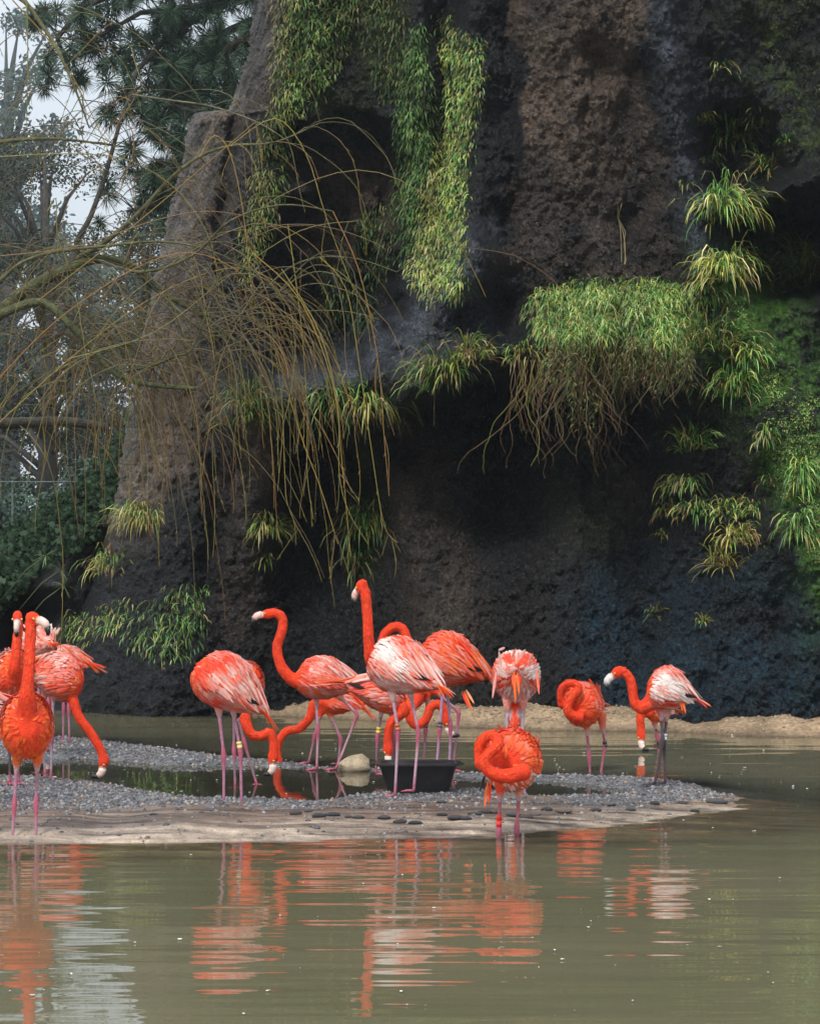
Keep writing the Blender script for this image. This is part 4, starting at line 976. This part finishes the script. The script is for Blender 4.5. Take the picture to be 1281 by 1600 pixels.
    for sgn in (-1, 1):
        wb = MB()
        rows = [(t, .09, .019) for t in np.linspace(.12, .40, 6)] + [(t, .13, .020) for t in np.linspace(.43, .60, 5)] + [(t, .17, .021) for t in np.linspace(.64, .80, 4)]
        axf = .2 if abs(B['T'].y) > .6 else 1.0
        if abs(B['T'].y) > .8: rows = [(a_, b_ * .65, c_) for a_, b_, c_ in rows if a_ > .18]
        for ri, (t, L, wd) in enumerate(rows):
            for th in np.linspace(.06, 1.95 - .45 * t, 17):
                th2 = sgn * (th + random.uniform(-.06, .06)); t2 = t + random.uniform(-.025, .025) - .10 * abs(math.sin(th)) * (t > .3)
                p, n, d = shape_dir(max(.02, t2), th2, .42); off = .004 + .012 * axf * math.sin(min(1, t * 1.3) * math.pi)
                c = pcl(wm, t, th2)
                if pal != 'pale' and t < .3: c = lerp3(c, RED, .5)
                L2 = L * random.uniform(.85, 1.2) * (1 + .25 * (R > .17))
                feather(wb, p + n * off - d * L2 * .25, d, n, L2, wd * random.uniform(.8, 1.2), c, curl=random.uniform(-.012, .002), lift=random.uniform(.0, .008) * axf, tipcol=lerp3(c, PALE, random.uniform(0, .35)) if pal != 'orange' else None)
        for i in range(B.get('plumes', 18)):       # long drooping ornamental feathers over the rump
            t = random.uniform(.55, .92); th = sgn * random.uniform(.05, 1.15); p, n, d = shape_dir(t, th, .5); L = random.uniform(.12, .22) ; c = pc([(PINK, .35), (PALE, .3), (CORAL, .2), (ORG, .15)] if pal != 'red' else [(RED, .4), (ORG, .3), (PINK, .3)])
            feather(wb, p + n * .02 - d * L * .3, d + B.get('taild', Vector()) * .5, n, L, .022, c, curl=-random.uniform(.01, .05), lift=.03 * random.random(), tipcol=lerp3(c, B.get('ptip', c), .8))
        wb.build('wing', M_FEATHER, e)['kind'] = 'stuff'
        if B.get('black', True) and abs(B['T'].y) < .5:
            fb = MB()
            for i in range(6):
                p, n, d = shape_dir(.56 + .02 * i, sgn * (1.62 - .04 * i), .05); feather(fb, p + n * .004, d, n, .15, .016, BLACK, lift=.01)
            fb.build('flight_feathers', M_FEATHER, e)
        if B.get('fluff'):
            fb = MB()
            for i in range(B['fluff']):
                t = random.uniform(.25, .8); th = sgn * random.uniform(0, 1.2); p, n, d = shape_dir(t, th, 0); c = pc([(PALE, .5), (PINK, .3), (WHITE, .2)])
                feather(fb, p, n * .9 + d * random.uniform(.3, 1.2) + Vector((random.uniform(-.3, .3), 0, .3)), d, random.uniform(.05, .09), .026, c, curl=-.06)
            fb.build('ruffled_feathers', M_FEATHER, e)['kind'] = 'stuff'
    if B.get('loose'):
        fb = MB()
        for (x0, y0, x1, y1, cc) in B['loose']:
            a, b = g((x0, y0, B.get('loosey', -.05))), g((x1, y1, B.get('loosey', -.05) - .03)); feather(fb, a, b - a, Vector((0, -1, 0)), (b - a).length, .018, cc, curl=.01)
        fb.build('tail_feather', M_FEATHER, e)
    # beak
    fw, bw, hw = B['fw'], B['bw'], B['headw']; bk = MB(); sd = fw.cross(bw).normalized(); s0 = B.get('bs', 1.12)
    ang = [0, 4, 18, 46, 70, 80]; p = hw + fw * .052; pts = [p.copy()]; st = .021 * s0
    for a in ang[1:]:
        r_ = math.radians(a); p = p + (fw * math.cos(r_) + bw * math.sin(r_)) * st; pts.append(p.copy())
    rr = [(.025, .019), (.024, .018), (.023, .017), (.020, .015), (.014, .012), (.008, .007)]
    def loft(mbx, i0, i1, col):
        vs = []; n = 10
        for i in range(i0, i1 + 1):
            r_ = math.radians(ang[i]); t = fw * math.cos(r_) + bw * math.sin(r_); v = bw * math.cos(r_) - fw * math.sin(r_)
            for k in range(n):
                a = 2 * math.pi * k / n; vs.append(pts[i] + v * math.cos(a) * rr[i][0] * s0 + sd * math.sin(a) * rr[i][1] * s0)
        m_ = i1 - i0; fs = [(i * n + k, i * n + (k + 1) % n, (i + 1) * n + (k + 1) % n, (i + 1) * n + k) for i in range(m_) for k in range(n)]
        fs += [tuple(range(n - 1, -1, -1)), tuple(m_ * n + k for k in range(n))]; mbx.add(vs, fs, col)
    loft(bk, 0, 3, B.get('beakc', (.74, .56, .50))); bko = bk.build('beak', M_BEAK, e)
    bt = MB(); rr[3] = (.0205, .0155); loft(bt, 3, 5, BLACK); bt.build('beak_tip', M_BEAK, bko, origin=base)
    for sg in (-1, 1):
        ey = MB(); ey.ball(hw + fw * .026 - bw * .006 + sd * sg * .0305, .0075, n=8, m=6, col=(.75, .62, .12)); ey.ball(hw + fw * .026 - bw * .006 + sd * sg * .0355, .004, n=6, m=4, col=(.01, .01, .01)); ey.build('eye', M_BEAK, e)
    # legs
    lc = B.get('legc', LEGP); kc = B.get('kneec', LEGM)
    for li, l in enumerate(legs):
        h, kn, ft = g(l[0]), g(l[1]), g(l[2]); lm = MB(); ud = (kn - h).normalized(); ld = (ft - kn).normalized()
        pts_ = [h, h.lerp(kn, .3), h.lerp(kn, .75), kn - ud * .045, kn - ud * .015, kn + ld * .015, kn + ld * .05, kn.lerp(ft, .35), kn.lerp(ft, .7), ft - ld * .03, ft + Vector((0, 0, .008))]
        rd = [.015, .0115, .0095, .0115, .0165, .017, .012, .0095, .009, .010, .009]
        cols = [lc, lc, lc, kc, kc, kc, kc, lc, lc, kc, lc]; lm.tube(pts_, rd, 9, cols)
        fd = Vector((-B['T'].x, -B['T'].y, 0)); fd = fd.normalized() if fd.length > .1 else Vector((0, -1, 0))
        lo = lm.build('leg', M_LEG, e)
        fm = MB(); c = ft + Vector((0, 0, .010)); toes = [c + (Matrix.Rotation(a, 3, 'Z') @ fd) * .085 + Vector((0, 0, -.004)) for a in (-.55, 0, .55)]
        for tpt in toes: fm.tube([c, c.lerp(tpt, .5) + Vector((0, 0, .004)), tpt], [.009, .007, .003], 6, kc)
        zt = Vector((0, 0, .002)); fm.add([c + zt, toes[0].lerp(c, .12) + zt, toes[1].lerp(c, .2) + zt, toes[2].lerp(c, .12) + zt], [(0, 1, 2), (0, 2, 3)], kc)
        fm.build('foot', M_LEG, lo, origin=base)
        if B.get('band') and B['band'][0] == li:
            bm_ = MB(); q = h.lerp(kn, B['band'][1]) if B['band'][1] <= 1 else kn.lerp(ft, B['band'][1] - 1); dd = ud if B['band'][1] <= 1 else ld
            hh = .022 if len(B['band']) < 4 else B['band'][3]
            bm_.tube([q - dd * hh, q - dd * hh * .3, q - dd * hh * .28, q + dd * hh * .3, q + dd * hh * .32, q + dd * hh], [.0175, .0175, .0165, .0165, .0175, .0175], 12, B['band'][2]); bm_.build('leg_band', M_BEAK, lo, origin=base)

flamingo(label='bright orange flamingo wading at front left, facing the camera, neck straight up', Y=18.7, A=(42, 1138, -.14), B=(42, 1142, .22), rh=52, wr=.78, ext=.5,
         neck=[(42, 1125, -.16), (43, 1085, -.22), (46, 1040, -.20), (48, 1000, -.15), (49, 972, -.12)], head=(52, 966, -.13), fwd=(.85, .25, -.5), bend=(.1, 1, 0), pal='orange', belly=ORG, lowpale=False, plumes=6, black=False, nb=.075,
         legs=[[(27, 1190), (23, 1257), (19, 1332)], [(59, 1190), (57, 1257), (57, 1332)]], tail=1.0, taild=Vector((0, 0, -.9)))
flamingo(label='flamingo behind the front left one, seen head-on, black beak pointing down', Y=22.0, A=(24, 1055, -.1), B=(22, 1058, .2), rh=38, wr=.8, ext=.5, pal='pale',
         neck=[(24, 1060, -.15), (24, 1040, -.22), (27, 1005, -.2), (30, 980, -.17)], head=(28, 964, -.17), fwd=(0, .75, -.7), bend=(0, 1, .3), legs=[[(14, 1092), (16, 1150), (16, 1226)], [(30, 1092), (31, 1150), (30, 1226)]], legc=LEGD)
flamingo(label='pink flamingo at left bending its neck right to dip its beak in the pool', Y=22.9, A=(104, 1066), B=(70, 1052, .08), rh=35, pal='mid', belly=PINK, tail=1.5, taild=Vector((-.2, 0, -.25)),
         neck=[(98, 1068), (112, 1088, -.03), (124, 1120, -.05), (143, 1146, -.05), (158, 1172, -.05)], head=(163, 1189, -.05), fwd=(-.18, 1, 0), bend=(-1, .2, 0), legs=[[(84, 1085), (82, 1150), (80, 1222)], [(70, 1085, .08), (66, 1150, .08), (72, 1217, .08)]], legc=LEGG)
flamingo(label='pale ruffled flamingo behind the left group with fluffed up back feathers', Y=25.0, A=(55, 1020, .12), B=(70, 1010, -.08), rh=30, pal='pale', fluff=10, black=False, plumes=8, neck=[(50, 1015, .12), (46, 1000, .2), (50, 1010, .3)], head=(52, 1022, .34), fwd=(.3, 1, 0), wr=.9,
         legs=[[(60, 1045), (62, 1100), (62, 1175)], [(74, 1045), (76, 1100), (75, 1175)]])
flamingo(label='pale flamingo at left whose white and orange tail sticks out to the right', Y=26.6, A=(92, 1034, .1), B=(122, 1034, 0), rh=21, pal='pale', neck=[(90, 1036, .1), (80, 1052, .1), (76, 1080, .1), (74, 1110, .1)], head=(74, 1125, .1), fwd=(0, 1, 0), bend=(-1, 0, 0), tail=1.3,
         legs=[[(108, 1054), (108, 1106), (109, 1162)], [(98, 1054, .1), (100, 1106, .1), (99, 1160, .1)]], ptip=ORG)
flamingo(label='orange tailed flamingo cut by the left edge, higher of two', Y=22.6, A=(-34, 1050), B=(-8, 1050), rh=32, pal='pale', tail=1.3, taild=Vector((.2, 0, -.6)), neck=[(-45, 1050), (-62, 1030), (-62, 990), (-60, 970)], head=(-62, 960), fwd=(-1, .2, 0), legs=[[(-22, 1080), (-22, 1145), (-22, 1224)], [(-10, 1080, .1), (-8, 1145, .1), (-9, 1218, .1)]])
flamingo(label='pale pink flamingo cut by the left edge, lower of two', Y=20.6, A=(-32, 1112), B=(-12, 1106), rh=30, pal='pale', tail=.8, neck=[(-45, 1110), (-66, 1090), (-66, 1040), (-64, 1015)], head=(-66, 1006), fwd=(-1, .2, 0), legs=[[(-24, 1140), (-24, 1200), (-24, 1265)], [(-8, 1140, .1), (-8, 1195, .1), (-8, 1258, .1)]])
flamingo(label='large pink flamingo on the gravel left of centre, neck hidden, pale leg band', Y=20.6, A=(332, 1060, 0), B=(376, 1086, 0), rh=42, pal='mid', belly=PINK, tail=1.2, taild=Vector((.12, 0, -.35)),
         neck=[(325, 1060, .05), (330, 1068, .16), (345, 1080, .22)], head=(358, 1090, .24), fwd=(.6, .6, 0), legs=[[(342, 1108), (350, 1180), (350, 1268)], [(364, 1108), (376, 1174), (378, 1268)]], band=(1, .85, (.75, .6, .25)), legc=(.38, .16, .25))
flamingo(label='orange red flamingo behind the large pink one, crooked neck dipping right', Y=22.8, A=(384, 1074, -.1), B=(386, 1070, .15), rh=35, wr=.78, ext=.5, pal='red', belly=RED, black=False, plumes=4, nb=.05,
         neck=[(384, 1095, -.14), (383, 1122, -.2), (392, 1146, -.22), (408, 1150, -.22), (422, 1145, -.22), (428, 1160, -.22)], head=(427, 1183, -.22), fwd=(0, 1, 0), bend=(-.8, .3, 0), legs=[[(366, 1110), (366, 1172), (368, 1232)], [(370, 1112), (382, 1160), (402, 1228)]], legc=(.25, .15, .19))
flamingo(label='pink winged flamingo with raised S curved neck and head turned left', Y=24.1, A=(487, 1062), B=(532, 1066), rh=32, pal='mid', belly=PINK, plumes=22, ptip=PALE, nr=.040,
         neck=[(478, 1066), (458, 1062), (440, 1042), (433, 1012), (441, 985), (441, 966), (430, 957)], head=(420, 959), fwd=(-1, .12, 0), bend=(0, 1, 0), legs=[[(494, 1092), (497, 1140), (495, 1204)], [(530, 1088), (559, 1116), (524, 1204)]], beakc=(.82, .5, .45), legc=(.45, .25, .32))
flamingo(label='orange flamingo feeding low behind the S necked one, neck reaching left', Y=24.8, A=(518, 1098), B=(545, 1098), rh=19, pal='red', belly=ORG, black=False, plumes=6, tail=1.1, taild=Vector((.1, 0, -.7)), nb=.05,
         neck=[(512, 1098), (492, 1100), (485, 1120), (468, 1138), (448, 1143), (436, 1158), (433, 1172)], head=(434, 1190, 0), fwd=(-.1, 1, 0), bend=(-1, .2, 0), legs=[[(500, 1116), (492, 1150), (482, 1194)], [(516, 1116), (533, 1155), (528, 1196)]])
flamingo(label='tallest flamingo, neck straight up, white patched wings, in front of the black tub', Y=21.2, A=(606, 1040, .05), B=(650, 1055, -.05), rh=43, pal='pale', belly=PALE, nr=.038, nb=.055, tail=1.0, ptip=WHITE, plumes=22,
         neck=[(596, 1045, .05), (580, 1030, .03), (576, 1000, 0), (574, 960, 0), (571, 925, 0)], head=(565, 915, .01), fwd=(-.6, .7, .5), bend=(.1, 1, 0), bs=1.0, legs=[[(613, 1086), (622, 1142), (617, 1246)], [(641, 1082), (654, 1145), (646, 1238)]], band=(0, .9, (.5, .12, .05)), legc=(.45, .28, .36), beakc=(.8, .5, .46))
flamingo(label='coral flamingo feeding behind the tallest one, tail left, beak at the tub rim', Y=23.0, A=(612, 1092), B=(568, 1076), rh=27, pal='mid', tail=1.9, belly=CORAL, taild=Vector((-.1, 0, .15)), nb=.05,
         neck=[(618, 1098), (632, 1110, -.05), (622, 1120, -.08), (611, 1130, -.1), (606, 1150, -.1)], head=(606, 1170, -.1), fwd=(0, 1, 0), bend=(.4, 1, -.3), legs=[[(597, 1106), (590, 1150), (587, 1212)], [(610, 1108), (616, 1155), (616, 1212)]], band=(0, .8, (.7, .5, .08)), legc=(.2, .1, .14))
flamingo(label='large coral flamingo behind the tallest one, neck looped, tail to the right', Y=22.4, A=(682, 1032), B=(722, 1042), rh=41, pal='red', belly=PINK, tail=1.4, taild=Vector((.1, 0, -.35)),
         neck=[(668, 1035, .05), (645, 1030, .1), (636, 1000, .12), (628, 982, .12), (614, 980, .12), (601, 992, .12), (595, 1010, .12)], head=(593, 1028, .12), fwd=(0, 1, 0), legs=[[(692, 1074), (687, 1138), (680, 1222)], [(698, 1074, .1), (704, 1135, .1), (701, 1218, .1)]],
         loose=[(725, 1080, 738, 1112, ORG), (728, 1078, 741, 1100, (.9, .4, .2)), (722, 1082, 733, 1106, RED)], band=(0, .9, (.1, .1, .1)), legc=(.42, .25, .40))
flamingo(label='mostly hidden red flamingo behind the tub, only crooked neck and lowered head showing', Y=23.6, A=(648, 1086, .05), B=(628, 1084, .15), rh=22, pal='red', belly=ORG, nb=.05, black=False,
         neck=[(648, 1092), (640, 1112, -.1), (648, 1132, -.12), (664, 1126, -.12), (673, 1106, -.12), (686, 1100, -.12), (695, 1112, -.12)], head=(698, 1126, -.12), fwd=(.2, 1, 0), bend=(.5, .6, 0), legs=[[(668, 1088, .1), (665, 1140, .1), (661, 1204, .1)], [(682, 1082, .1), (717, 1112, .1), (707, 1206, .1)]], band=(0, .85, (.05, .05, .05)))
flamingo(label='ruffled pale flamingo seen from behind, neck hanging between its legs', Y=21.5, A=(806, 1066, .12), B=(807, 1052, -.12), rh=40, wr=.9, ext=.5, pal='pale', belly=PINK, black=False, plumes=0, tail=.9, taild=Vector((0, 0, -1.2)), loosey=-.27,
         loose=[(783, 1042, 779, 1016, PALE), (779, 1016, 790, 1011, PALE), (799, 1030, 806, 1012, PINK), (812, 1030, 821, 1013, PALE), (824, 1036, 833, 1020, PINK), (775, 1050, 769, 1092, PINK), (838, 1046, 842, 1086, CORAL), (803, 1050, 805, 1098, ORG), (808, 1052, 811, 1085, ORG)],
         neck=[(806, 1085, .12), (805, 1112, .05), (803, 1135, 0), (800, 1152, 0)], head=(800, 1168, 0), fwd=(0, 1, 0), bend=(-1, 0, 0), nb=.05, nr=.042, legs=[[(792, 1102), (792, 1160), (787, 1244)], [(817, 1102), (815, 1160), (820, 1248)]], legc=(.45, .33, .40))
flamingo(label='front orange flamingo resting with coiled neck and red leg band in the shallows', Y=18.9, A=(796, 1194, -.04), B=(806, 1190, .08), rh=48, wr=.95, ext=.45, pal='orange', belly=lerp3(ORG, PALE, .35), lowpale=True, nr=.035, nb=.05, plumes=8, black=False,
         neck=[(822, 1204, -.20), (803, 1211, -.25), (780, 1212, -.27), (762, 1203, -.28), (756, 1190, -.28), (764, 1177, -.27), (777, 1166, -.25), (777, 1154, -.22), (764, 1149, -.21), (751, 1160, -.21), (748, 1178, -.20)], head=(752, 1194, -.19), fwd=(.5, .5, .4), bend=(.8, -.5, 0), bs=.9,
         legs=[[(781, 1236, -.05), (779, 1297, -.05), (779, 1336, -.05)], [(811, 1236, .02), (807, 1294, .02), (807, 1336, .02)]], band=(0, .76, (.75, .03, .02), .035), legc=(.35, .10, .14), loose=[(762, 1222, 757, 1262, ORG), (766, 1224, 764, 1256, RED), (757, 1212, 749, 1238, BLACK)])
flamingo(label='small red flamingo resting in the back channel, neck coiled on its chest', Y=24.0, A=(906, 1106, -.06), B=(922, 1100, .08), rh=34, wr=.9, ext=.5, pal='red', belly=CORAL, nb=.045, nr=.032, plumes=8,
         neck=[(908, 1122, -.14), (893, 1118, -.18), (886, 1106, -.20), (893, 1090, -.19), (903, 1078, -.18), (899, 1069, -.17), (887, 1068, -.16), (877, 1077, -.15), (875, 1090, -.14)], head=(879, 1100, -.12), fwd=(.6, .6, .3), bend=(.8, -.4, 0), bs=.9,
         legs=[[(916, 1136), (920, 1180), (922, 1215)], [(941, 1134, .05), (945, 1166, .05), (937, 1215, .05)]], band=(1, .9, (.03, .03, .03)), legc=(.35, .10, .16))
flamingo(label='rightmost flamingo, pale pink wings and dark legs, looking left', Y=22.3, A=(1030, 1080), B=(1056, 1084), rh=33, wr=.85, ext=.6, pal='pale', belly=PINK, tail=1.0, ptip=WHITE, plumes=22,
         neck=[(1022, 1092), (1004, 1106), (992, 1100), (988, 1080), (984, 1062), (974, 1049)], head=(965, 1050), fwd=(-.8, .55, 0), bend=(.2, 1, 0), legs=[[(1032, 1112), (1035, 1158), (1022, 1227)], [(1042, 1114, .04), (1037, 1158, .04), (1039, 1226, .04)]], legc=LEGD, kneec=(.06, .035, .045), band=(1, .85, (.6, .7, .85)), beakc=(.66, .64, .62),
         loose=[(1058, 1082, 1066, 1112, ORG), (1062, 1082, 1071, 1116, ORG)])
flamingo(label='flamingo behind the rightmost one, beak lowered to the channel', Y=26.2, A=(1020, 1112, -.05), B=(1042, 1108, .1), rh=18, pal='mid', ext=.6, neck=[(1014, 1112, -.1), (1003, 1108, -.14), (1000, 1125, -.16), (1001, 1138, -.16)], head=(1001, 1148, -.16), fwd=(0, 1, -.15), bend=(.2, 1, -.3), legs=[[(1022, 1128), (1026, 1150), (1029, 1178)], [(1034, 1126, .1), (1036, 1150, .1), (1037, 1178, .1)]], legc=LEGD, plumes=6)

# skins: one voxel union per bird, evaluated together
tmp = []
for B in BIRDS:
    prep(B); o = base_mesh(B).build('tmp', M_PLUME)
    m_ = o.modifiers.new('r', 'REMESH'); m_.mode = 'VOXEL'; m_.voxel_size = .0115; m2 = o.modifiers.new('s', 'SMOOTH'); m2.factor = .5; m2.iterations = 5; tmp.append(o)
bpy.context.view_layer.update(); dg = bpy.context.evaluated_depsgraph_get()
skins = [bpy.data.meshes.new_from_object(o.evaluated_get(dg)) for o in tmp]
for o in tmp: bpy.data.objects.remove(o)
for B, me in zip(BIRDS, skins): finish(B, me)
print('birds', flush=True)

# ------------------------------------------------------------------ tub, pale stone, floating bits
ty = 21.45; x0, zb = P(653, 0, ty).x, float(terrain_h(np.array([P(653, 0, ty).x]), np.array([ty]))[0])
te = empty('rubber_tub', (x0, ty + .2, max(zb, -.02)))
def ring(cx, cy, hw_, hd, z, r=.06, n=6):
    out = []
    for (sx_, sy_, a0) in ((1, 1, 0), (-1, 1, 90), (-1, -1, 180), (1, -1, 270)):
        for i in range(n + 1):
            a = math.radians(a0 + 90 * i / n); out.append((cx + sx_ * (hw_ - r) + math.cos(a) * r, cy + sy_ * (hd - r) + math.sin(a) * r, z))
    return out
def loft_rings(mb, rings, col, close=True):
    n = len(rings[0]); vs = [p for r in rings for p in r]; fs = [(i * n + k, i * n + (k + 1) % n, (i + 1) * n + (k + 1) % n, (i + 1) * n + k) for i in range(len(rings) - 1) for k in range(n)]
    if close: fs.append(tuple(range(n - 1, -1, -1)))
    mb.add(vs, fs, col)
b0 = te.location.z - .01; cx, cy = x0, ty + .2
mb = MB(); loft_rings(mb, [ring(cx, cy, .20, .13, b0), ring(cx, cy, .205, .135, b0 + .012), ring(cx, cy, .262, .19, b0 + .205), ring(cx, cy, .252, .18, b0 + .205), ring(cx, cy, .195, .125, b0 + .02), ring(cx, cy, .1, .06, b0 + .018, .03)], (.012, .012, .014)); mb.build('basin', M_TUB, te, smooth=False)
mb = MB(); loft_rings(mb, [ring(cx, cy, .264, .192, b0 + .196, .065), ring(cx, cy, .288, .216, b0 + .199, .08), ring(cx, cy, .288, .216, b0 + .210, .08), ring(cx, cy, .262, .190, b0 + .214, .065), ring(cx, cy, .250, .178, b0 + .207, .06)], (.012, .012, .014), False); mb.build('rim', M_TUB, te, smooth=False)
for sx_ in (-1, 1):
    mb = MB(); mb.tube([(cx + sx_ * .286, cy - .05, b0 + .203), (cx + sx_ * .305, cy - .03, b0 + .203), (cx + sx_ * .305, cy + .03, b0 + .203), (cx + sx_ * .286, cy + .05, b0 + .203)], .007, 6, (.012,) * 3); mb.build('handle', M_TUB, te)
tag(te, 'black rubber feeding tub with flared rim standing in the shallow pool', 'tub')
sx0, sy0 = G(553, 1204); mb = MB(); vs = []
mb.ball((sx0, sy0, .02), (.125, .10, .105), n=24, m=14, col=(.36, .29, .19))
V_ = np.array(mb.v); V_ += (fbm(V_[:, 0] * 9, V_[:, 2] * 12, 3, 150) * .03)[:, None] * np.array((1, 1, 1)); V_[:, 0] += (V_[:, 2] - .02) * .25; mb.v = [tuple(p) for p in V_]
mb.c = [lerp3((.38, .31, .21), (.09, .07, .045), float(ss(-p[2], -.035, .0))) for p in mb.v]
tag(mb.build('pale_stone', M_STONE, origin=(sx0, sy0, 0)), 'smooth pale tan domed stone in the water left of the black tub', 'stone')

n = 1500
fy = gY(RNG.uniform(1120, 1600, n)); fx = (RNG.uniform(-30, 1310, n) - CX) * fy / F; hh = terrain_h(fx, fy); ok = (hh < -.01) | ((hh < .08) & (fy < 27) & (RNG.random(n) < .8))
bk = (fy > 19) ; ok &= (bk | (RNG.random(n) < .13)) & (RNG.random(n) < .35 + 1.2 * ss(fbm(fx * .9, fy * .6, 3, 170), -.1, .3)); fx, fy, hh = fx[ok], fy[ok], hh[ok]; m_ = len(fx)
s = (.004 + .010 * RNG.random(m_) ** 3) * (1 + (fy > 22) * .4); a = RNG.random(m_) * 6.28; el_ = RNG.uniform(.3, 1, m_)
cr_ = np.array([(1, 0), (.3, .8), (-.7, .7), (-1, 0), (-.5, -.8), (.5, -.7)])
vx = fx[:, None] + s[:, None] * (cr_[None, :, 0] * np.cos(a)[:, None] - cr_[None, :, 1] * el_[:, None] * np.sin(a)[:, None]); vy = fy[:, None] + s[:, None] * (cr_[None, :, 0] * np.sin(a)[:, None] + cr_[None, :, 1] * el_[:, None] * np.cos(a)[:, None])
vz = np.maximum(hh + .012, .004)[:, None] + np.zeros(vx.shape) + RNG.random(vx.shape) * .006; c = RNG.uniform(.45, .85, (m_, 1)) * np.array((1, .97, .9))
fo = np_mesh('floating_down', np.stack([vx, vy, vz], -1).reshape(-1, 3), (np.arange(m_)[:, None] * 6 + np.arange(6)[None]), M_FLAKE, np.repeat(c, 6, 0))
tag(fo, 'white specks of down scattered over the pond and the gravel', 'down', kind='stuff')
# ------------------------------------------------------------------ the misty air
hm = bpy.data.materials.new('haze'); hm.use_nodes = True; nt = hm.node_tree; nt.nodes.clear()
ho = nt.nodes.new('ShaderNodeOutputMaterial'); pv = nt.nodes.new('ShaderNodeVolumePrincipled')
pv.inputs['Color'].default_value = (.93, .96, 1, 1); pv.inputs['Density'].default_value = HAZE; pv.inputs['Anisotropy'].default_value = .8
nt.links.new(pv.outputs[0], ho.inputs['Volume'])
mb = MB(); x_, y0_, y1_, z0_, z1_ = 405, -95, 608, -2.0, 46.0
mb.add([(a, b, c) for a in (-x_, x_) for b in (y0_, y1_) for c in (z0_, z1_)], [(0, 1, 3, 2), (4, 6, 7, 5), (0, 4, 5, 1), (2, 3, 7, 6), (0, 2, 6, 4), (1, 5, 7, 3)], (1, 1, 1))
tag(mb.build('haze', hm, smooth=False), 'thin pale mist over the whole pond', 'haze', kind='stuff')
